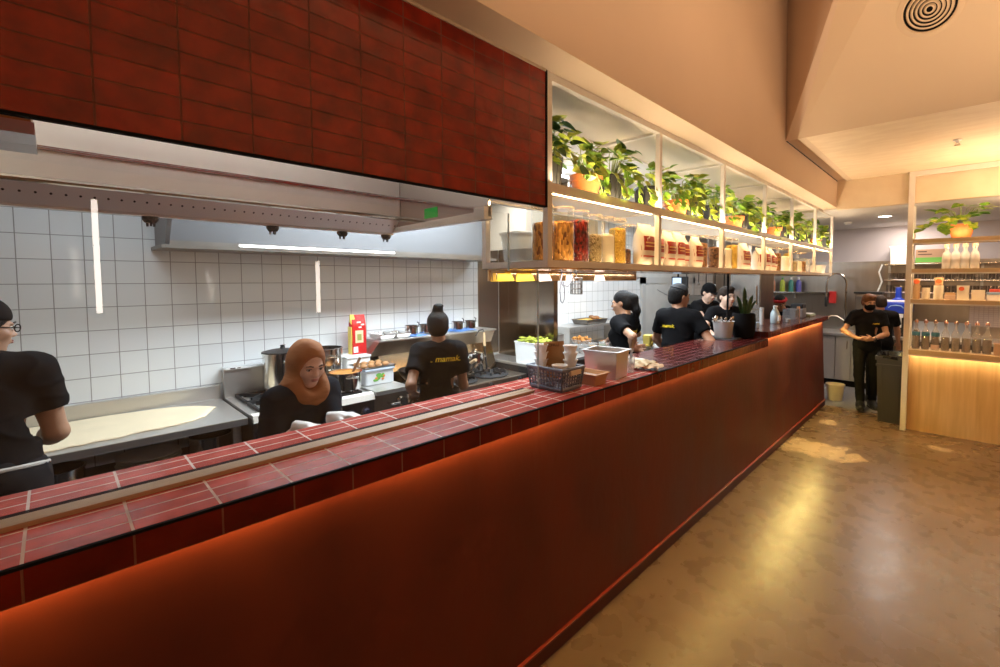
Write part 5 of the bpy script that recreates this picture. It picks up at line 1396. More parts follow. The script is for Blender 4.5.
for x, l in ((-.127, 'first'), (-.054, 'second'), (.020, 'third'), (.094, 'fourth')):
    water_bottle(x, 'clear bottle with pale stopper on the second shelf, %s from the cream post' % l)
cupm = mat('cream paper cup', (.90, .82, .66), rough=.6)
logo = mat('orange red round logo', (.70, .12, .03), rough=.5)
tanp = mat('tan paper sleeve', (.62, .40, .20), rough=.6)
def cup_stack(x, label, h, r, top=None, mt=None):
    t = thing('paper_cup_stack', label, 'cups', (x, 6.50, UZ['c']), 0, 'paper goods on the third shelf of the display unit')
    pr = [(r * .8, 0)]
    n = max(2, int(h / .012))
    for k in range(n):
        z = h * k / n
        pr += [(r * .93, z + .002), (r, z + h / n * .9), (r * 1.03, z + h / n * .92), (r * 1.03, z + h / n)]
    pr.append((0, h))
    MB().lathe(pr, seg=24).build('cup_sleeve', mt or cupm, t, smooth=False)
    if top:
        MB().lathe([(r * .75, h + .0005), (r * .95, h + top), (0, h + top)], seg=22).build('upper_cup', tanp, t, smooth=True)
        MB().lathe([(.026, 0), (.026, .003), (0, .0032)], (0, -r * .90, h + top * .55), 18, ax=(0, -1, 0)).build('round_logo', logo, t)
    return t
cup_stack(-.365, 'tan paper cup stack with orange logo hard by the cream post', .15, .034, top=.075, mt=tanp)
cup_stack(-.285, 'short plain cream cup stack second along the third shelf', .125, .038)
cup_stack(-.18, 'tallest cream cup stack with orange logo on the third shelf', .15, .042, top=.085)
for x, w, h, lg, l in ((.015, .10, .15, True, 'square cream carton with orange round logo on the third shelf'), (.13, .105, .105, False, 'plain low cream carton on the third shelf')):
    t = thing('paper_carton', l, 'carton', (x, 6.50, UZ['c']), 0, 'paper goods on the third shelf of the display unit')
    MB().hexa([(-w * .46, -.05, 0), (w * .46, -.05, 0), (w * .46, .05, 0), (-w * .46, .05, 0), (-w * .5, -.055, h), (w * .5, -.055, h), (w * .5, .055, h), (-w * .5, .055, h)]).build('carton_body', cupm, t)
    if lg: MB().lathe([(.022, 0), (.022, .002), (0, .0022)], (-.012, -.0545, h * .78), 18, ax=(0, -1, 0)).build('round_logo', logo, t)
nb = thing('napkin_box', 'pale pink low box between the cup stacks and cartons', 'box', (-.085, 6.52, UZ['c']))
MB().box(-.045, -.05, 0, .045, .05, .05, bev=.004).build('box_body', mat('pale pink card', (.66, .48, .38), rough=.6), nb)
MB().box(-.04, -.02, .0502, .04, .03, .075).build('card_stack', tanp, nb)
bb2 = thing('label_box', 'blue and white box with red packet on top beside the frame edge', 'box', (.245, 6.50, UZ['c']))
MB().box(-.05, -.05, 0, .06, .05, .06, bev=.003).build('box_body', whitep, bb2)
MB().box(-.052, -.052, .0605, .062, .052, .085, bev=.003).build('blue_lid', bpy.data.materials['pale blue box'], bb2)
MB().box(-.03, -.04, .0855, .05, .04, .115, bev=.003).build('red_packet', mat('red packet', (.6, .08, .05), rough=.5), bb2)
# swing top bottles
def swing_bottle(x, label, blue=False, paper=False):
    t = thing('swing_top_bottle', label, 'bottle', (x, 6.50, UZ['d']), 0, 'swing top bottles on the counter shelf of the display unit')
    MB().lathe([(.032, 0), (.036, .004), (.036, .17), (.030, .20), (.014, .235), (.013, .285), (.017, .287), (.017, .295)], seg=20, sx=1).build('bottle_body', botg, t, smooth=True)
    MB().lathe([(.0175, .2955), (.018, .300), (.014, .322), (0, .325)], seg=14).build('stopper', mat('rusty stopper', (.45, .18, .09), rough=.5) if 'rusty stopper' not in bpy.data.materials else bpy.data.materials['rusty stopper'], t, smooth=True)
    MB().tube([(0, -.019, .26), (0, -.024, .29), (0, -.012, .333), (0, .012, .333), (0, .024, .29), (0, .019, .26)], .0025, 6).build('wire_bail', M['steel_shiny'], t, smooth=True)
    MB().lathe([(.030, .008), (.0325, .01), (.0325, .145), (0, .146)], seg=18).build('contents', mat('brown tinted water', (.22, .19, .165), rough=.12) if 'brown tinted water' not in bpy.data.materials else bpy.data.materials['brown tinted water'], t, smooth=True)
    if blue: MB().lathe([(.0365, .15), (.0365, .185), (.033, .192)], seg=20, cap0=False, cap1=False).build('blue_band', mat('teal print', (.04, .16, .22), rough=.5) if 'teal print' not in bpy.data.materials else bpy.data.materials['teal print'], t, smooth=True)
    if paper: MB().lathe([(.0366, .01), (.0366, .06)], seg=20, cap0=False, cap1=False).build('paper_label', bpy.data.materials['pale pink card'], t, smooth=True)
xs = (-.352, -.272, -.190, -.107, -.024, .058, .138, .215)
for k, x in enumerate(xs):
    swing_bottle(x, 'swing top bottle %s from the cream post on the counter shelf%s' % (['first', 'second', 'third', 'fourth', 'fifth', 'sixth', 'seventh', 'eighth'][k], ', with teal band' if k in (0, 1, 2) else ''), blue=k in (0, 1, 2), paper=k == 2)
pb2 = thing('paper_box', 'stepped tan box at the frame edge beside the last swing top bottle', 'box', (.34, 6.48, UZ['d']))
MB().box(-.075, -.06, 0, .2, .06, .12, bev=.003).build('box_body', mat('tan box card', (.58, .40, .26), rough=.6), pb2)
MB().box(-.03, -.04, .1205, .2, .06, .19, bev=.003).build('upper_box', bpy.data.materials['tan box card'], pb2)
# ------------------------------------------------------------------ people: bodies as one smooth blended surface
class Field:
    """distance field on a grid; shapes blend where they meet; meshed by surface nets"""
    def __init__(s, lo, hi, h):
        s.lo = np.array(lo, float); s.h = h
        s.n = np.ceil((np.array(hi, float) - s.lo) / h).astype(int) + 2
        s.d = np.full(tuple(s.n), 1.0, np.float32)
    def _win(s, lo, hi, m):
        a = np.clip(np.floor((np.array(lo) - m - s.lo) / s.h).astype(int), 0, s.n)
        b = np.clip(np.ceil((np.array(hi) + m - s.lo) / s.h).astype(int) + 1, 0, s.n)
        if (b <= a).any(): return None
        ax = [s.lo[i] + s.h * np.arange(a[i], b[i]) for i in range(3)]
        X, Y, Z = np.meshgrid(*ax, indexing='ij')
        return tuple(slice(a[i], b[i]) for i in range(3)), np.stack([X, Y, Z], -1)
    def _put(s, sl, v, k, op):
        c = s.d[sl]
        if op == 'add':
            if k > 0:
                hh = np.maximum(k - np.abs(c - v), 0) / k
                s.d[sl] = np.minimum(c, v) - hh * hh * k * .25
            else: s.d[sl] = np.minimum(c, v)
        else:
            if k > 0:
                hh = np.maximum(k - np.abs(c + v), 0) / k
                s.d[sl] = np.maximum(c, -v) + hh * hh * k * .25
            else: s.d[sl] = np.maximum(c, -v)
    def cone(s, a, b, ra, rb, k=.03, op='add'):
        a = np.array(a, float); b = np.array(b, float); r = max(ra, rb)
        w = s._win(np.minimum(a, b) - r, np.maximum(a, b) + r, k + 2 * s.h)
        if w is None: return s
        sl, P = w
        ab = b - a; L2 = max(ab @ ab, 1e-9)
        t = np.clip(((P - a) @ ab) / L2, 0, 1)
        v = np.linalg.norm(P - a - t[..., None] * ab, axis=-1) - (ra + (rb - ra) * t)
        s._put(sl, v, k, op); return s
    def ell(s, c, r, k=.03, rot=None, op='add'):
        c = np.array(c, float); r = np.array(r, float); R_ = r.max()
        w = s._win(c - R_, c + R_, k + 2 * s.h)
        if w is None: return s
        sl, P = w
        q = P - c
        if rot is not None: q = q @ np.array(rot)
        k0 = np.linalg.norm(q / r, axis=-1); k1 = np.linalg.norm(q / (r * r), axis=-1) + 1e-9
        s._put(sl, k0 * (k0 - 1) / k1, k, op); return s
    def cut(s, p, n, lo=None, hi=None):
        """remove what lies on the side n points to (within a box, if given)"""
        p = np.array(p, float); n = np.array(n, float); n = n / np.linalg.norm(n)
        if lo is None: lo, hi = s.lo, s.lo + s.h * s.n
        w = s._win(lo, hi, 0)
        if w is None: return s
        sl, P = w
        s.d[sl] = np.maximum(s.d[sl], (P - p) @ n); return s
    def mesh(s, name, m, parent, relax=2):
        d = s.d; neg = d < 0
        if not neg.any(): return None
        c = [neg[i:d.shape[0] - 1 + i, j:d.shape[1] - 1 + j, k:d.shape[2] - 1 + k] for i in (0, 1) for j in (0, 1) for k in (0, 1)]
        cnt = sum(x.astype(np.int8) for x in c)
        act = (cnt > 0) & (cnt < 8)
        idx = np.argwhere(act)
        vid = -np.ones(act.shape, np.int64); vid[act] = np.arange(len(idx))
        offs = [(i, j, k) for i in (0, 1) for j in (0, 1) for k in (0, 1)]
        val = np.stack([d[idx[:, 0] + o[0], idx[:, 1] + o[1], idx[:, 2] + o[2]] for o in offs], 1)
        pos = np.zeros((len(idx), 3)); num = np.zeros(len(idx))
        for i in range(8):
            for j in range(i + 1, 8):
                if sum(abs(offs[i][q] - offs[j][q]) for q in range(3)) != 1: continue
                x = (val[:, i] < 0) != (val[:, j] < 0)
                t = val[x, i] / (val[x, i] - val[x, j])
                pos[x] += np.array(offs[i]) + t[:, None] * (np.array(offs[j]) - np.array(offs[i])); num[x] += 1
        pos = (pos / num[:, None] + idx) * s.h + s.lo
        quads = []
        for ax in range(3):
            u, v = (ax + 1) % 3, (ax + 2) % 3
            a = [slice(1, -1)] * 3; a[ax] = slice(0, -1)
            b = list(a); b[ax] = slice(1, None)
            # edges along ax from grid point g to g+ax
            n0 = neg[tuple(a)]; n1 = neg[tuple(b)]
            e = np.argwhere(n0 != n1)
            if not len(e): continue
            flip = n0[tuple(e.T)]
            g = e.copy()
            for q in range(3):
                if q != ax: g[:, q] += 1
            def cell(du, dv):
                q = g.copy(); q[:, u] -= du; q[:, v] -= dv
                return vid[q[:, 0], q[:, 1], q[:, 2]]
            Q = np.stack([cell(1, 1), cell(0, 1), cell(0, 0), cell(1, 0)], 1)
            Q[~flip] = Q[~flip][:, ::-1]
            quads.append(Q)
        Q = np.concatenate(quads); Q = Q[(Q >= 0).all(1)]
        for _ in range(relax):
            acc = np.zeros_like(pos); nn = np.zeros(len(pos))
            for i in range(4):
                np.add.at(acc, Q[:, i], pos[Q[:, (i + 1) % 4]] + pos[Q[:, (i + 3) % 4]]); np.add.at(nn, Q[:, i], 2)
            ok = nn > 0
            pos[ok] = pos[ok] * .5 + .5 * acc[ok] / nn[ok][:, None]
        me = bpy.data.meshes.new(name)
        me.from_pydata(pos.tolist(), [], Q.tolist())
        me.materials.append(m); me.shade_smooth()
        o = bpy.data.objects.new(name, me); COL.objects.link(o); o.parent = parent
        return o

FZ = -.002
def nrm(v):
    v = np.array(v, float); return v / max(np.linalg.norm(v), 1e-9)
def ik(a, b, l1, l2, pole):
    a = np.array(a, float); b = np.array(b, float); d = b - a; L = np.linalg.norm(d)
    if L > (l1 + l2) * .999: b = a + d / L * (l1 + l2) * .999; d = b - a; L = np.linalg.norm(d)
    x = (l1 * l1 - l2 * l2 + L * L) / (2 * L); hgt = math.sqrt(max(l1 * l1 - x * x, 0))
    u = d / L; p = np.array(pole, float); p = nrm(p - u * (p @ u))
    return a + u * x + p * hgt, b
def rotm(axis, ang): return np.array(Matrix.Rotation(ang, 3, axis))

SKIN = {
 'warm': mat('warm tan skin', (.46, .24, .14), rough=.5, var=.05, scale=30),
 'light': mat('light skin', (.72, .46, .33), rough=.5, var=.04, scale=30),
 'brown': mat('brown skin', (.33, .16, .085), rough=.5, var=.05, scale=30),
}
HAIR = mat('black hair', (.007, .0055, .005), rough=.5, spec=.22, bump=.9, bscale=60, stretch=(4, 4, .5), var=.3, scale=60)
HAIRB = mat('dark brown hair', (.028, .015, .008), spec=.25, rough=.5, bump=.7, bscale=90, stretch=(3, 3, .6), var=.25, scale=60)
HAIRR = mat('reddish brown hair', (.15, .06, .025), spec=.25, rough=.5, bump=.7, bscale=90, stretch=(3, 3, .6), var=.25, scale=60)
SHIRT = mat('black cotton', (.0065, .006, .0065), rough=.9, spec=.12, bump=.10, bscale=14, var=.15, scale=7)
SHIRTN = mat('navy black cotton', (.0065, .0085, .014), rough=.9, spec=.12, bump=.10, bscale=14, var=.15, scale=7)
TROU = mat('black trouser cloth', (.008, .0075, .008), rough=.9, spec=.12, bump=.2, bscale=12)
APRON = mat('charcoal apron', (.018, .017, .018), rough=.9, spec=.12, bump=.3, bscale=10)
YEL = mat('yellow shirt print', (.95, .66, .02), rough=.6)
SHOE = mat('black shoe leather', (.012, .012, .012), rough=.45)
SOLE = mat('dark rubber sole', (.03, .028, .026), rough=.7)
GLOVE = mat('thin white glove', (.74, .72, .70), rough=.4, bump=.3, bscale=60)
LIPS = mat('lips', (.40, .13, .10), rough=.45)
EYEW = mat('eye white', (.72, .68, .64), rough=.25)
EYED = mat('dark iris', (.02, .012, .008), rough=.15)
BROW = mat('dark brow', (.02, .013, .010), rough=.8)

def add_hand(F, wr, d, pn, s, side, curl=.5, g=0.0):
    """palm, four fingers of unequal length bent at the knuckles, and a thumb from the side of the palm"""
    wr = np.array(wr, float); d = nrm(d); pn = np.array(pn, float); pn = nrm(pn - d * (pn @ d))
    lat = np.cross(d, pn) * side                       # towards the thumb
    K = []
    for i, (o, l) in enumerate(((.030, .088), (.010, .093), (-.011, .088), (-.030, .078))):
        k = wr + s * (d * l + lat * o)
        F.cone(wr + s * (d * .018 + lat * o * .55), k, .0145 * s + g, .0115 * s + g, k=.012)
        K.append(k)
    for i, k in enumerate(K):
        f = (.92, 1.0, .95, .76)[i]
        a1 = curl * (.55 + .08 * i); a2 = a1 + curl * .9; a3 = a2 + curl * .6
        spread = (1.5 - i) * .035
        p = k
        for L, a, r0, r1 in ((.042, a1, .0098, .0092), (.027, a2, .0092, .0085), (.022, a3, .0085, .0072)):
            q = p + s * f * L * nrm(d * math.cos(a) + pn * math.sin(a) + lat * spread)
            F.cone(p, q, r0 * s + g, r1 * s + g, k=.004)
            p = q
    b = wr + s * (d * .028 + lat * .026)
    t1 = b + s * .036 * nrm(lat * .75 + d * .7 + pn * .25)
    t2 = t1 + s * .030 * nrm(lat * .25 + d * .85 + pn * (.2 + .4 * curl))
    F.cone(wr + s * (d * .015 + lat * .01), b, .015 * s + g, .014 * s + g, k=.01)
    F.cone(b, t1, .0135 * s + g, .0112 * s + g, k=.006); F.cone(t1, t2, .0112 * s + g, .009 * s + g, k=.004)

def creases(o, amp, fr, seed):
    """soft folds and pulls in the cloth"""
    from mathutils import noise
    me = o.data
    ns = [v.normal.copy() for v in me.vertices]
    for v, n in zip(me.vertices, ns):
        c = v.co
        q = Vector((c.x * fr + seed, c.y * fr, c.z * fr * .55 + .6 * c.x * fr))
        a = noise.noise(q) + .5 * noise.noise(q * 2.1)
        ridge = 1 - abs(noise.noise(Vector((c.x * fr * .8 + 2 * c.z, c.y * fr * .8, c.z * fr * 1.1 + seed)))) * 3
        v.co = c + n * (amp * (.6 * a + .8 * max(ridge, 0) ** 2 - .35))

def person(label, base, rz, H=1.70, lean=0, bend=0, hyaw=0, hpitch=0, hroll=0, skin='warm', fem=False, R_hand=None, L_hand=None, Rpole=(1, -.6, -.5), Lpole=(-1, -.6, -.5),
           Rdir=None, Ldir=None, Rpalm=(0, 0, -1), Lpalm=(0, 0, -1), curl=.5, sleeve=.62, shirt=None, hair='short', hairm=None, cap=False, mask=False, gloves=False, text=None, badge=False,
           apron=None, legs=None, res=.010, glasses=False, headband=False, hoff=(0, 0, 0), watch=False, head=None, slim=1.0):
    if head is not None:                                # stand so that the head comes where it belongs
        cl, sl_ = math.cos(lean), math.sin(lean)
        s = (head[2] - FZ) / (.93 + .645 * cl - .012 * sl_)
        off = (.645 * sl_ + .012 * cl) * s
        base = (head[0] + math.sin(rz) * off, head[1] - math.cos(rz) * off, base[2])
        H = 1.70 * s
    s = H / 1.70
    root = thing('person', label, 'person', base, rz)
    c, sn = math.cos(rz), math.sin(rz)
    def loc(p):
        x, y, z = p[0] - base[0], p[1] - base[1], p[2] - base[2]
        return np.array((x * c + y * sn, -x * sn + y * c, z))
    sk = SKIN[skin]; sh = shirt or SHIRT
    Ru = rotm('X', -lean)
    hip0 = np.array((0, 0, .93 * s))
    up = lambda p: hip0 + Ru @ (np.array(p, float) * s - hip0)
    sw = (.165 if fem else .182) * slim
    Rh = rotm('Z', hyaw) @ rotm('X', hpitch) @ rotm('Y', hroll)
    nb = up((0, -.015, 1.445))
    hc = up((0, .012, 1.575)) + np.array(hoff) * s
    hd = lambda p: hc + Rh @ (np.array(p, float) * s)
    shR, shL = up((sw, -.005, 1.385)), up((-sw, -.005, 1.385))
    l1, l2 = .285 * s, .25 * s
    R_hand = loc(R_hand) if R_hand is not None else shR + np.array((.10, .05, -.50)) * s
    L_hand = loc(L_hand) if L_hand is not None else shL + np.array((-.10, .05, -.50)) * s
    elR, wrR = ik(shR, R_hand, l1, l2, Rpole); elL, wrL = ik(shL, L_hand, l1, l2, Lpole)
    dR = nrm(wrR - elR) if Rdir is None else nrm(Rdir); dL = nrm(wrL - elL) if Ldir is None else nrm(Ldir)
    if legs is None: legs = {1: ((.10, .02, .49), (.105, -.01, .085), 0), -1: ((-.10, .02, .49), (-.105, -.01, .085), 0)}
    pts = np.array([hc + .22 * s, hc - .22 * s, elR, elL, wrR + dR * .2, wrL + dL * .2, wrR, wrL, shR, shL, (.25, .3, -.01), (-.25, -.3, 0)] + [np.array(v) * s for a in legs.values() for v in a[:2]])
    lo = pts.min(0) - .16; hi = pts.max(0) + .16; lo[2] = -.03
    # ---- body (skin): head with face, neck, trunk, arms, hands, legs in one surface
    F = Field(lo, hi, res)
    def trunk(F, e, k=.05, flare=0):
        wch = (.148 if fem else .165) * slim
        F.ell(up((0, .0, 1.26)), (wch * s + e, .098 * s + e, .19 * s + e), k)
        F.cone(up((-sw * .78, -.012, 1.375)), up((sw * .78, -.012, 1.375)), .062 * s + e, .062 * s + e, k)
        F.ell(up((0, .005, 1.08)), ((.122 if fem else .14) * s + e + flare, .095 * s + e + flare, .17 * s + e), k)
        F.ell(up((0, -.01, .95)), (.158 * s + e + flare, .115 * s + e + flare, .13 * s + e), k)
        for x in (-.05, .05): F.cone(up((x, -.03, 1.42)), up((x * 2.2, -.02, 1.385)), .035 * s + e, .05 * s + e, k)
        if fem:
            for x in (-.065, .065): F.ell(up((x, .075, 1.255)), (.06 * s + e, .05 * s + e, .06 * s + e), .05)
    trunk(F, -.014)
    F.cone(up((0, -.022, 1.40)), hd((0, -.022, -.06)), .055 * s, .05 * s, .035)
    for shd, el, wr, dd, pn, side in ((shR, elR, wrR, dR, Rpalm, 1), (shL, elL, wrL, dL, Lpalm, -1)):
        m_ = .9 if fem else 1.0
        F.cone(shd, el, .050 * s * m_, .040 * s * m_, .04)
        F.cone(el, el + (wr - el) * .35, .040 * s * m_, .041 * s * m_, .02)
        F.cone(el + (wr - el) * .3, wr, .041 * s * m_, .027 * s * m_, .02)
        if not gloves: add_hand(F, wr, dd, pn, s, side, curl)
        else: F.cone(wr, wr + dd * .04 * s, .024 * s, .022 * s, .01)
    for sd, (kn, an, toe) in legs.items():
        kn = np.array(kn) * s; an = np.array(an) * s
        F.cone((sd * .085 * s, 0, .92 * s), kn, .078 * s, .052 * s, .04)
        F.cone(kn, an, .050 * s, .035 * s, .03)
        f = np.array((.25 * sd * .5, 1, toe)); f = nrm(f)
        F.cone(an + f * -.03 * s, an + f * .12 * s + np.array((0, 0, -.03)), .035 * s, .03 * s, .02)
    # head
    jw = .054 if fem else .060
    F.ell(hd((0, -.012, .03)), (.074 * s, .092 * s, .084 * s), .03, rot=Rh)
    F.ell(hd((0, .028, -.035)), (jw * s, .064 * s, .075 * s), .03, rot=Rh)
    F.ell(hd((0, .062, -.092)), (.026 * s, .024 * s, .020 * s), .03, rot=Rh)
    for x in (-.036, .036): F.ell(hd((x, .062, -.022)), (.026 * s, .022 * s, .024 * s), .02, rot=Rh)
    for x in (-1, 1): F.ell(hd((x * .031, .096, .006)), (.017 * s, .014 * s, .011 * s), .012, rot=Rh, op='sub')
    for x in (-1, 1): F.cone(hd((x * .012, .090, .021)), hd((x * .045, .080, .023)), .008 * s, .007 * s, .012)
    F.cone(hd((0, .090, .012)), hd((0, .108, -.022)), .008 * s, .0115 * s, .010)
    for x in (-1, 1): F.ell(hd((x * .011, .100, -.026)), (.009 * s, .010 * s, .008 * s), .006, rot=Rh)
    for x in (-1, 1): F.ell(hd((x * .075, -.008, -.005)), (.010 * s, .020 * s, .032 * s), .008, rot=Rh)
    F.ell(hd((0, .094, -.052)), (.022 * s, .010 * s, .010 * s), .010, rot=Rh)
    F.mesh('body', sk, root)
    # eyes, brows, lips
    for x in (-1, 1):
        o = MB().ball((0, 0, 0), .0115 * s, seg=12).build('eye', EYEW, root, smooth=True); o.location = hd((x * .031, .0775, .005))
        i_ = MB().ball((0, 0, 0), .0068 * s, seg=10).build('iris', EYED, o, smooth=True); i_.location = Rh @ (np.array((0, .0062, -.0012)) * s)
        MB().tube([hd((x * .014, .0945, .026)), hd((x * .030, .0935, .031)), hd((x * .048, .083, .026))], [.0030 * s, .0036 * s, .0018 * s], 6).build('eyebrow', BROW, root, smooth=True)
        MB().tube([hd((x * .018, .088, .009)), hd((x * .031, .0915, .0125)), hd((x * .044, .083, .008))], .0022 * s, 6).build('eyelid', BROW, root, smooth=True)
    if not mask:
        for z, rr in ((-.0475, .0042), (-.0555, .0050)):
            MB().tube([hd((x, .1025 - 9 * x * x, z - .5 * x * x)) for x in (-.020, -.010, 0, .010, .020)], [.001 * s, rr * s * .8, rr * s, rr * s * .8, .001 * s], 8).build('lip', LIPS, root, smooth=True)
    # ---- hair
    hm = hairm or HAIR
    if hair == 'hijab':
        S = Field(lo, hi, .0075)
        S.ell(hd((0, -.020, .033)), (.086 * s, .106 * s, .098 * s), .04, rot=Rh)
        S.ell(hd((0, -.03, -.04)), (.084 * s, .092 * s, .11 * s), .04, rot=Rh)
        S.cone(hd((0, -.02, -.08)), up((0, -.015, 1.44)), .078 * s, .085 * s, .04)
        S.cone(up((-.06, -.02, 1.42)), up((.06, -.02, 1.42)), .068 * s, .068 * s, .05)
        S.cone(hd((-.06, .02, -.135)), hd((.06, .02, -.135)), .045 * s, .045 * s, .05)
        S.cone(up((-.045, .06, 1.405)), up((.045, .06, 1.405)), .045 * s, .045 * s, .05)
        # draped folds wrapping the neck
        for k in range(5):
            z = -.092 - .022 * k; r = .074 + .010 * k
            pp_ = [hd((r * math.cos(a), -.01 + (r + .018) * math.sin(a), z - .022 * math.sin(a) + .010 * math.cos(a + k))) for a in [2 * PI * q / 18 for q in range(19)]]
            for a, b in zip(pp_[:-1], pp_[1:]): S.cone(a, b, .013 * s, .013 * s, .010)
        S.ell(hd((0, .105, -.022)), (.060 * s, .088 * s, .098 * s), .012, rot=Rh, op='sub')
        hs_ = S.mesh('headscarf', mat('rust brown scarf', (.36, .135, .040), rough=.85, var=.10, scale=6, bump=.4, bscale=22, stretch=(1, 1, 2.5)), root)
        creases(hs_, .0075 * s, 7 / s, 11)
    elif hair:
        S = Field(hc - .30, hc + .30, .0075)
        S.ell(hd((0, -.018, .036)), (.083 * s, .098 * s, .090 * s), .02, rot=Rh)
        low = -.075 if hair != 'short' else -.055
        S.ell(hd((0, -.045, -.015)), (.078 * s, .068 * s, .075 * s), .02, rot=Rh)
        if hair == 'quiff':
            S.ell(hd((0, .045, .098)), (.062 * s, .055 * s, .034 * s), .03, rot=Rh)
        S.ell(hd((0, .105, -.050)), (.078 * s, .092 * s, .098 * s), .012, rot=Rh, op='sub')
        for x in (-1, 1): S.ell(hd((x * .085, .012, -.035)), (.030 * s, .035 * s, .050 * s), .008, rot=Rh, op='sub')
        S.cut(hd((0, 0, low)), Rh @ np.array((0, .25, -1.0)))
        if hair == 'bun':
            S.ell(hd((0, -.055, .128)), (.040 * s, .040 * s, .042 * s), .010)
            S.cone(hd((0, -.05, .09)), hd((0, -.055, .12)), .03 * s, .028 * s, .02)
            S.cone(hd((-.02, -.085, .15)), hd((.03, -.06, .155)), .014 * s, .016 * s, .01)
        if hair == 'ponytail':
            S.cone(hd((0, -.09, .06)), hd((0, -.125, .03)), .03 * s, .036 * s, .02)
            S.cone(hd((0, -.125, .03)), hd((0, -.13, -.10)), .040 * s, .036 * s, .03)
            S.cone(hd((0, -.13, -.10)), hd((0, -.115, -.20)), .036 * s, .016 * s, .03)
        S.mesh('hair', hm, root)
        if hair == 'ponytail':
            MB().tube([hd((.034 * math.cos(a), -.108 + .01 * math.sin(a), .046 + .03 * math.sin(a))) for a in [k * PI / 8 for k in range(16)]], .008 * s, 8, closed=True).build('hair_tie', SHIRT, root, smooth=True)
    if cap == 'plain':
        S = Field(hc - .32, hc + .32, .0075)
        S.ell(hd((0, -.016, .048)), (.085 * s, .100 * s, .088 * s), 0, rot=Rh); S.cut(hd((0, 0, .055)), Rh @ np.array((0, -.35, -1.0)))
        S.mesh('cap', mat('charcoal cap', (.02, .02, .022), rough=.8), root)
    elif cap:
        S = Field(hc - .32, hc + .32, .0075)
        S.ell(hd((0, -.012, .045)), (.088 * s, .103 * s, .092 * s), 0, rot=Rh)
        S.cut(hd((0, 0, .035)), Rh @ np.array((0, 0, -1.0)))
        S.mesh('cap', SHIRT, root)
        B = Field(hc - .32, hc + .32, .006)
        bs_ = -1 if cap == 'back' else 1
        B.ell(hd((0, bs_ * .095, .040)), (.072 * s, .075 * s, .010 * s), 0, rot=Rh)
        B.ell(hd((0, bs_ * .02, .036)), (.078 * s, .080 * s, .05 * s), 0, rot=Rh, op='sub')
        B.mesh('cap_brim', SHIRT, root)
    if headband:
        MB().tube([hd((.086 * math.cos(a), -.016 + .102 * math.sin(a), .050 + .02 * math.sin(a))) for a in [k * PI / 14 for k in range(28)]], .022 * s, 10, closed=True).build('head_wrap', mat('red head wrap', (.50, .012, .018), rough=.7), root, smooth=True)
    if mask:
        S = Field(hc - .25, hc + .25, .006)
        S.ell(hd((0, .040, -.048)), (.068 * s, .076 * s, .066 * s), 0, rot=Rh)
        S.cone(hd((0, .10, -.02)), hd((0, .108, -.045)), .016 * s, .016 * s, .03)
        S.cut(hd((0, .10, -.004)), Rh @ np.array((0, -.12, 1.0))); S.cut(hd((0, .015, 0)), Rh @ np.array((0, -1.0, 0)))
        S.mesh('face_mask', SHIRT, root)
        for x in (-1, 1): MB().tube([hd((x * .064, .03, -.03)), hd((x * .077, .0, -.01)), hd((x * .082, -.02, .0))], .0025, 6).build('mask_strap', SHIRT, root)
    if glasses:
        for x in (-1, 1):
            MB().tube([hd((x * .031 + .020 * math.cos(a), .102, .006 + .016 * math.sin(a))) for a in [k * PI / 8 for k in range(16)]], .002, 6, closed=True).build('glasses_rim', M['black'], root)
            MB().rod(hd((x * .051, .10, .008)), hd((x * .078, -.01, .008)), .002, seg=6).build('glasses_arm', M['black'], root)
    # ---- shirt
    F = Field(lo, hi, res)
    trunk(F, .012, flare=.010)
    for shd, el, wr in ((shR, elR, wrR), (shL, elL, wrL)):
        if sleeve > 1:
            F.cone(shd, el, .064 * s, .054 * s, .04); F.cone(el, el + (wr - el) * (sleeve - 1), .052 * s, .042 * s, .02)
        else:
            F.cone(shd, shd + (el - shd) * sleeve, .066 * s, .068 * s, .04)
    hem = up((0, 0, .86)); F.cut(hem, Ru @ np.array((0, 0, -1.0)))
    for shd, el, wr in ((shR, elR, wrR), (shL, elL, wrL)):
        a, b, t = (shd, el, sleeve) if sleeve <= 1 else (el, wr, sleeve - 1)
        e = a + (b - a) * t
        F.cut(e, b - a, e - (.10 if sleeve <= 1 else .062) * s, e + (.10 if sleeve <= 1 else .062) * s)
        # hollow the cuff so the arm leaves it cleanly
    F.ell(up((0, .012, 1.468)), (.062 * s, .066 * s, .050 * s), .01, op='sub')
    shirt_o = F.mesh('shirt', sh, root)
    creases(shirt_o, .0060 * s, 9 / s, len(label))
    if text:
        tp_ = up((text[1], -.12, text[2] if len(text) > 2 else 1.29))
        rot = (Matrix(Ru.tolist()) @ Euler((PI / 2, 0, 0)).to_matrix()).to_euler()
        text_part('shirt_print', 'mamak', .085 * s * text[0], YEL, root, Vector(tp_), rot, extrude=.0006, shear=.25, wrap=shirt_o)
        for dx in (-.155, .13):
            text_part('shirt_print', '-', .07 * s * text[0], YEL, root, Vector(up((text[1] + dx * text[0], -.12, (text[2] if len(text) > 2 else 1.29) - .012))), rot, extrude=.0006, wrap=shirt_o)
    if badge:
        bp_ = up((-.075 * (1 if badge == 'L' else -1), .12, 1.275))
        rot = (Matrix(Ru.tolist()) @ Euler((PI / 2, 0, PI)).to_matrix()).to_euler()
        text_part('chest_print', 'mamak', .030 * s, YEL, root, Vector(bp_), rot, extrude=.0006, shear=.25, wrap=shirt_o, near=.05)
    # ---- trousers and shoes
    F = Field((lo[0], lo[1], -.03), (hi[0], hi[1], 1.15 * s), res)
    F.ell(up((0, -.008, .95)), (.164 * s, .122 * s, .12 * s), .04)
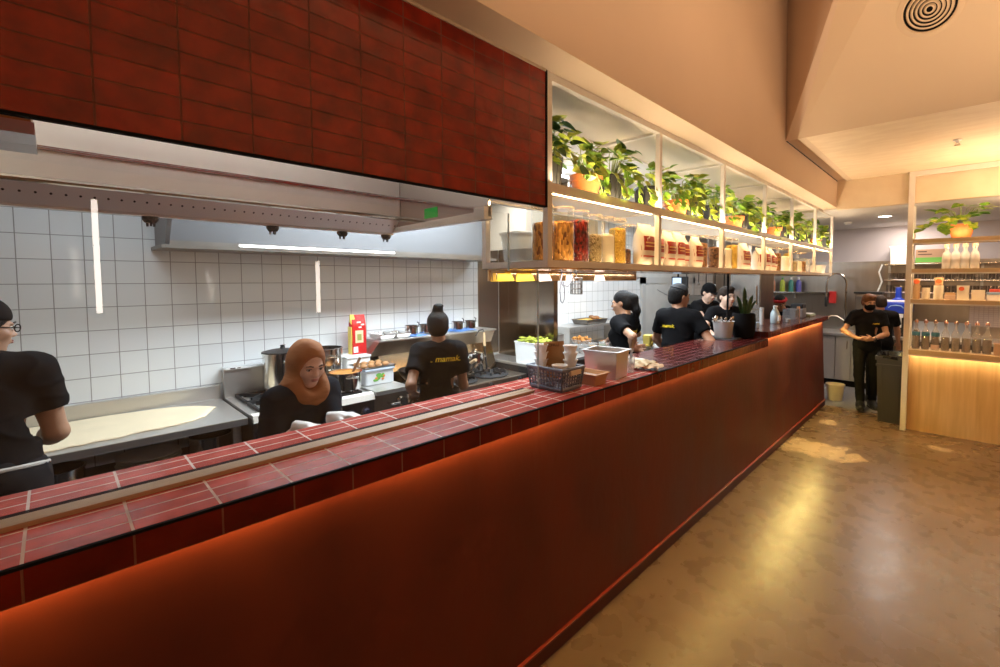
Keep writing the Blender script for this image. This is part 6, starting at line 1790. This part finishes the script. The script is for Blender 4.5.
    for sd, (kn, an, toe) in legs.items():
        kn = np.array(kn) * s; an = np.array(an) * s
        F.cone((sd * .088 * s, 0, .90 * s), kn, .090 * s, .068 * s, .03); F.cone(kn, an + np.array((0, 0, .02)), .066 * s, .056 * s, .02)
        F.cut(an + np.array((0, 0, .015)), an - kn, an - .12, an + .12)
    creases(F.mesh('trousers', TROU, root), .006 * s, 8 / s, 3)
    for sd, (kn, an, toe) in legs.items():
        kn = np.array(kn) * s; an = np.array(an) * s
        f = nrm((.12 * sd, 1, toe)); dn = np.cross(np.cross(f, (0, 0, 1)), f); dn = nrm(dn)
        F = Field(an - .3, an + .3, .008)
        F.cone(an + f * -.035 - dn * .035, an + f * .06 - dn * .035, .044, .046, .03); F.cone(an + f * .06 - dn * .038, an + f * .155 - dn * .048, .045, .034, .03)
        F.cone(an + dn * .03, an - dn * .03, .044, .046, .03)
        F.cut(an - dn * .082, -dn); F.cut(an + dn * .035, dn)
        F.mesh('shoe', SHOE, root)
        F = Field(an - .3, an + .3, .007)
        F.cone(an + f * -.035 - dn * .075, an + f * .155 - dn * .075, .048, .040, 0); F.cut(an - dn * .070, dn); F.cut(an - dn * .088, -dn)
        F.mesh('shoe_sole', SOLE, root)
    if apron:
        F = Field(lo, hi, res)
        F.ell(up((0, -.005, .98)), (.180 * s, .138 * s, .12 * s), .03); F.cone((-.06 * s, 0, .90 * s), (-.075 * s, .02, .55 * s), .125 * s, .12 * s, .06); F.cone((.06 * s, 0, .90 * s), (.075 * s, .02, .55 * s), .125 * s, .12 * s, .06)
        F.cut(up((0, 0, 1.03)), Ru @ np.array((0, 0, 1.0))); F.cut((0, 0, .52 * s), (0, 0, -1.0))
        creases(F.mesh('apron', APRON, root), .005 * s, 8 / s, 5)
        bz = []
        for k in range(24):
            a = 2 * PI * k / 24; bz.append(up((.176 * math.cos(a), -.005 + .134 * math.sin(a), 1.0)))
        MB().tube(bz, .010 * s, 8, closed=True).build('apron_tie', mat('pale apron tie', (.55, .50, .44), rough=.7) if apron == 'tie' else APRON, root, smooth=True)
    if gloves:
        for wr, dd, pn, side in ((wrR, dR, Rpalm, 1), (wrL, dL, Lpalm, -1)):
            F = Field(wr - .24, wr + .24, .0055)
            add_hand(F, wr, dd, pn, s, side, curl, g=.0022)
            F.cone(wr - dd * .03, wr + dd * .03, .033 * s, .029 * s, .01)
            F.cut(wr - dd * .025, -np.array(dd))
            F.mesh('glove', GLOVE, root)
    if watch:
        a = wrL - dL * .03
        u, v, w_ = frame(dL)
        MB().tube([Vector(a) + (u * math.cos(t) + v * math.sin(t)) * .031 * s for t in [k * PI / 8 for k in range(16)]], .006, 8, closed=True).build('wrist_band', M['blackplastic'], root, smooth=True)
    return root
person('person in black cap and tee working the dough at the far left table', (0, 0, FZ), R(88), head=(-2.81, -.205, 1.495), slim=.86, lean=R(12), hyaw=R(-62), hpitch=R(-8), skin='warm', cap='back', glasses=True, hair='short',
       R_hand=(-2.985, -.06, .975), L_hand=(-3.05, -.44, .985), Rpole=(.35, -1, -.3), Lpole=(-1, -.4, .1), Rdir=(-.3, .9, -.25), apron='tie', res=.0075, curl=.25)
person('woman in rust headscarf and white gloves working behind the counter', (0, 0, FZ), R(-72), head=(-2.191, .778, 1.300), lean=R(8), hyaw=R(-14), hpitch=R(-20), skin='light', fem=True, hair='hijab', sleeve=1.66, shirt=SHIRTN, gloves=True, badge='L',
       R_hand=(-1.955, .655, 1.085), L_hand=(-1.915, .775, 1.105), Rpole=(.5, -.5, -1.2), Lpole=(-.5, -.5, -1.2), Rdir=(-.4, .88, -.1), Ldir=(-.5, .85, .08), curl=.55, res=.008, apron=None)
person('woman with a topknot bun at the wok station, back turned', (0, 0, FZ), R(62), head=(-2.585, 1.746, 1.366), lean=R(4), hyaw=R(-6), hpitch=R(-14), skin='brown', fem=True, hair='bun', text=(.74, .05, 1.335), slim=.92, apron='plain',
       L_hand=(-2.67, 1.60, .93), R_hand=(-2.70, 1.93, 1.03), Lpole=(-.25, -1, -.4), Rpole=(.3, -1, -.4), res=.0085, curl=.9)
person('woman with long ponytail by the salad counter, hand at her back', (0, 0, FZ), R(92), head=(-2.313, 3.572, 1.466), lean=R(4), hyaw=R(18), hpitch=R(-10), skin='warm', fem=True, slim=.84, hair='ponytail', text=(.6, .03), apron='plain',
       L_hand=(-2.16, 3.50, 1.06), Lpole=(-.8, -.9, .2), Ldir=(.7, -.2, .0), Lpalm=(0, -1, .1), R_hand=(-2.58, 3.90, 1.10), Rpole=(1, 0, -.6), curl=.7)
person('man in black tee seen from behind leaning on the dark glossy counter top', (0, 0, FZ), R(14), head=(-1.955, 4.00, 1.519), lean=R(4), hyaw=R(-44), hpitch=R(-4), skin='warm', hair='short', cap='plain', slim=.86, text=(.5, -.08),
       R_hand=(-1.77, 4.175, 1.165), L_hand=(-2.14, 4.2, .95), Rpole=(.5, -1, -.4), Lpole=(-1, -.4, -.3))
person('man in black cap looking down, behind the brown haired man', (0, 0, FZ), R(-116), slim=.9, head=(-2.42, 5.79, 1.51), lean=R(14), hyaw=R(2), hpitch=R(-22), skin='light', hair='short', cap='fwd',
       R_hand=(-2.20, 5.45, 1.0), L_hand=(-2.06, 5.96, 1.0), sleeve=.5)
person('brown haired young man in black tee beside the black post', (0, 0, FZ), R(-125), slim=.88, head=(-1.925, 5.09, 1.488), lean=R(6), hyaw=R(6), hpitch=R(-4), skin='light', hair='quiff', hairm=HAIRB,
       R_hand=(-1.84, 4.72, 1.05), L_hand=(-1.84, 5.30, .98), Rpole=(1, -.3, -.4))
person('person in red head wrap bending low behind the raised counter', (0, 0, FZ), R(172), head=(-1.906, 7.035, 1.345), lean=R(38), hyaw=R(14), hpitch=R(-26), skin='brown', hair='short', headband=True, sleeve=.7,
       R_hand=(-2.04, 7.0, .80), L_hand=(-1.84, 7.0, .80))
person('person in black face mask walking past the rear sink bench', (0, 0, 0), R(197), head=(-.871, 7.139, 1.385), lean=R(2), hyaw=R(16), hpitch=R(-16), skin='warm', fem=True, hair='quiff', hairm=HAIRR, mask=True, badge='L', watch=True,
       R_hand=(-.945, 6.92, .93), L_hand=(-.80, 6.95, .93), Rpole=(1, -.5, -.2), Lpole=(-1, -.5, -.2), Rdir=(-.85, .3, -.05), Ldir=(.85, .3, .05), Rpalm=(0, -.2, 1), Lpalm=(0, -1, .1), curl=.6,
       legs={1: ((.10, .09, .50), (.085, .15, .105), .12), -1: ((-.09, .0, .49), (-.10, -.08, .09), -.05)})
person('person standing behind the masked worker, facing the back wall', (0, 0, FZ), R(18), head=(-.812, 7.668, 1.355), lean=R(4), hyaw=R(10), hpitch=R(-8), skin='warm', hair='short', hairm=HAIRB, cap=False,
       R_hand=(-.62, 7.95, .80), L_hand=(-.98, 7.95, .80))
# ------------------------------------------------------------------ lamps
def area(name, loc, size, power, col, rot=(0, 0, 0), sy=None, spread=None):
    l = bpy.data.lights.new(name, 'AREA')
    l.energy = power; l.color = col; l.size = size
    if sy: l.shape = 'RECTANGLE'; l.size_y = sy
    if spread: l.spread = spread
    o = bpy.data.objects.new(name, l); COL.objects.link(o); o.location = loc; o.rotation_euler = rot
    return o
def spot(name, loc, power, col, ang=70, blend=.6, r=.04, to=None):
    l = bpy.data.lights.new(name, 'SPOT')
    l.energy = power; l.color = col; l.spot_size = R(ang); l.spot_blend = blend; l.shadow_soft_size = r
    o = bpy.data.objects.new(name, l); COL.objects.link(o); o.location = loc
    if to: o.rotation_euler = (Vector(to) - Vector(loc)).to_track_quat('-Z', 'Y').to_euler()
    return o
WARM = (1.0, .69, .43)
COOL = (.78, .90, 1.0)
# kitchen ceiling panels
area('kitchen_panel_light', (-2.2, -.8, 2.53), .5, 8, (1.0, .90, .78), sy=1.2)
area('kitchen_panel_light', (-2.15, 3.2, 2.53), .4, 46, COOL, sy=1.2)
area('kitchen_panel_light', (-2.6, 4.1, 2.53), .5, 60, COOL, sy=1.3)
area('kitchen_panel_light', (-2.8, 6.4, 2.50), .5, 18, COOL, sy=1.3)
area('hood_light', (-2.9, 1.9, 2.42), .25, 84, COOL, sy=1.6)
area('hood_light', (-2.95, .4, 2.42), .25, 10, COOL, sy=1.0)
area('rear_panel_light', (-.6, 8.0, 2.51), .5, 36, (1.0, .84, .72), sy=1.6)
area('unit_top_tape', (.3, 6.372, 2.12), .02, 5, (1.0, .74, .45), rot=(PI - R(25), 0, 0), sy=.02)
bpy.data.objects['unit_top_tape'].data.size = 1.4
area('pass_fill', (-1.66, 2.15, 1.715), .03, 3.2, (1.0, .95, .9), sy=1.3)  # added fill under the shelf that brightens the bowls and pan
# narrow dining room downlights: a row close to the counter and a few over the floor
for x, y, p in ((-.80, 1.7, 60), (-.84, 2.6, 60), (-.90, 3.8, 46), (-.0, 4.25, 60)):
    spot('ceiling_spot', (x, y, 3.9 if y < 3.3 else 3.3 if y < 4 else 2.84), p * 2.3, (1.0, .74, .52), ang=26 if y < 4 else 40, blend=1.0, r=.05, to=(x - .02, y + .05, 0))
for x, y, p in ((.35, .9, 40), (.2, 2.6, 55), (1.3, 3.6, 40)):
    spot('ceiling_spot', (x, y, 3.9), p * 1.0, WARM, ang=48, blend=1.0, r=.06, to=(x + .15, y + .2, 0))
# unseen area lights added to fill the ceilings, upper wall and soffit
area('high_ceiling_fill', (.55, 1.7, 2.3), .4, 66, WARM, rot=(PI, 0, 0), sy=3.5)  # added out-of-view fill for the upper wall and slope, no pendant there
area('low_ceiling_fill', (.5, 5.75, 2.1), 1.2, 26, WARM, rot=(PI, 0, 0), sy=.7)  # added mid-air fill that brightens the low timber ceiling
area('soffit_fill', (-1.275, 4.25, 2.098), .02, 24, (1.0, .78, .54), rot=(PI, R(-12), 0), sy=5.6)  # unseen strip of fill added along the rail to brighten the soffit
W_ = SC.world or bpy.data.worlds.new('World')
SC.world = W_
W_.use_nodes = True
W_.node_tree.nodes['Background'].inputs[0].default_value = (1.0, .8, .62, 1)
W_.node_tree.nodes['Background'].inputs[1].default_value = .05

# vertical tube lamps on the dining wall (they mirror in the glass) and ceiling downlight in the rear
for k, (y, z0, z1) in enumerate(((.22, 1.45, 2.25), (1.72, 1.37, 1.86))):
    t = thing('wall_lamp', ['long', 'short'][k] + ' vertical tube lamp on the dining room wall', 'lamp', (1.5, y, z0))
    MB().rod((0, 0, 0), (0, 0, z1 - z0), .017).build('tube', emit_mat('tube lamp glow %d' % k, (1, .86, .74), 14), t, smooth=True)
    MB().box(.02, -.03, -.04, .9, .03, .02).build('bracket', M['black'], t)
dl = thing('downlight', 'round recessed downlight in the rear kitchen ceiling by the display unit', 'light', (-.774, 7.49, 2.5195))
MB().lathe([(.085, 0), (.085, -.006), (.07, -.008), (.07, -.002)], seg=28, cap0=True, cap1=False).build('trim_ring', whitep, dl)
MB().lathe([(.068, -.003), (.068, -.0045)], seg=28).build('lens', emit_mat('downlight lens', (1, .9, .8), 18), dl)
sd_ = thing('smoke_detector', 'small round smoke detector on the rear ceiling beyond the shelf end', 'detector', (-1.25, 7.9, 2.5195))
MB().lathe([(.05, 0), (.05, -.02), (.035, -.035), (0, -.037)], seg=24).build('housing', whitep, sd_, smooth=True)
sq = thing('ceiling_sprinkler', 'pale ceiling sprinkler head on the timber ceiling', 'sprinkler', (-.065, 5.18, 2.8495))
MB().lathe([(.03, 0), (.03, -.006), (.012, -.010), (.010, -.03)], seg=18).build('rose', whitep, sq, smooth=True)
MB().lathe([(.022, -.042), (.022, -.045)], seg=14).rod((-.010, 0, -.03), (-.018, 0, -.043), .003).rod((.010, 0, -.03), (.018, 0, -.043), .003).build('deflector', M['steel_shiny'], sq)
s2 = copy_thing(sq, label='pale ceiling sprinkler head on the grey rear ceiling over the display unit', loc=(.13, 7.0, 2.5195))
# round air diffuser on the sloping bulkhead
dv = thing('air_diffuser', 'round ceiling air vent with dark concentric rings on the sloping ceiling', 'vent', (-.205, 3.805, 3.384))
ax = Vector((0, -1.2, -1.0)).normalized()
q_ = Vector((0, 0, 1)).rotation_difference(ax)
dv.rotation_mode = 'QUATERNION'; dv.rotation_quaternion = q_
MB().lathe([(.168, .0005), (.168, .006), (.140, .016), (.132, .010), (.132, .0005)], seg=48, cap0=False, cap1=False).build('rim', M['plaster_cream'], dv, smooth=True)
MB().lathe([(.132, .001), (0, .001)], seg=40, cap0=False).build('dark_throat', M['black'], dv)
for k, r in enumerate((.112, .090, .068, .046, .024)):
    MB().lathe([(r + .007, .002), (r, .014), (r - .008, .014), (r - .001, .002)], seg=44, cap0=False, cap1=False).build('ring', M['plaster_cream'], dv, smooth=True)
# ------------------------------------------------------------------ camera
cam = bpy.data.cameras.new('camera')
co = bpy.data.objects.new('camera', cam); COL.objects.link(co)
ya, pi_, ro = -.74396, -.05135858, -.00121805
f = Vector((math.sin(ya) * math.cos(pi_), math.cos(ya) * math.cos(pi_), math.sin(pi_)))
r = Vector((math.cos(ya), -math.sin(ya), 0)); u = r.cross(f)
r2 = math.cos(ro) * r + math.sin(ro) * u; u2 = -math.sin(ro) * r + math.cos(ro) * u
mw = Matrix((( r2.x, u2.x, -f.x, 0), (r2.y, u2.y, -f.y, 0), (r2.z, u2.z, -f.z, 1.68), (0, 0, 0, 1)))
co.matrix_world = mw
cam.sensor_fit = 'HORIZONTAL'; cam.sensor_width = 36
cam.lens = 452.357 / 1000 * 36
cam.shift_x = -(544.739 - 500) / 1000
cam.shift_y = (303.234 - 333.5) / 1000
cam.clip_start = .02; cam.clip_end = 60
SC.camera = co
SC.view_settings.view_transform = 'Standard'
SC.view_settings.look = 'None'
SC.view_settings.gamma = 1.0
SC.view_settings.use_curve_mapping = False
SC.view_settings.exposure = 0.0
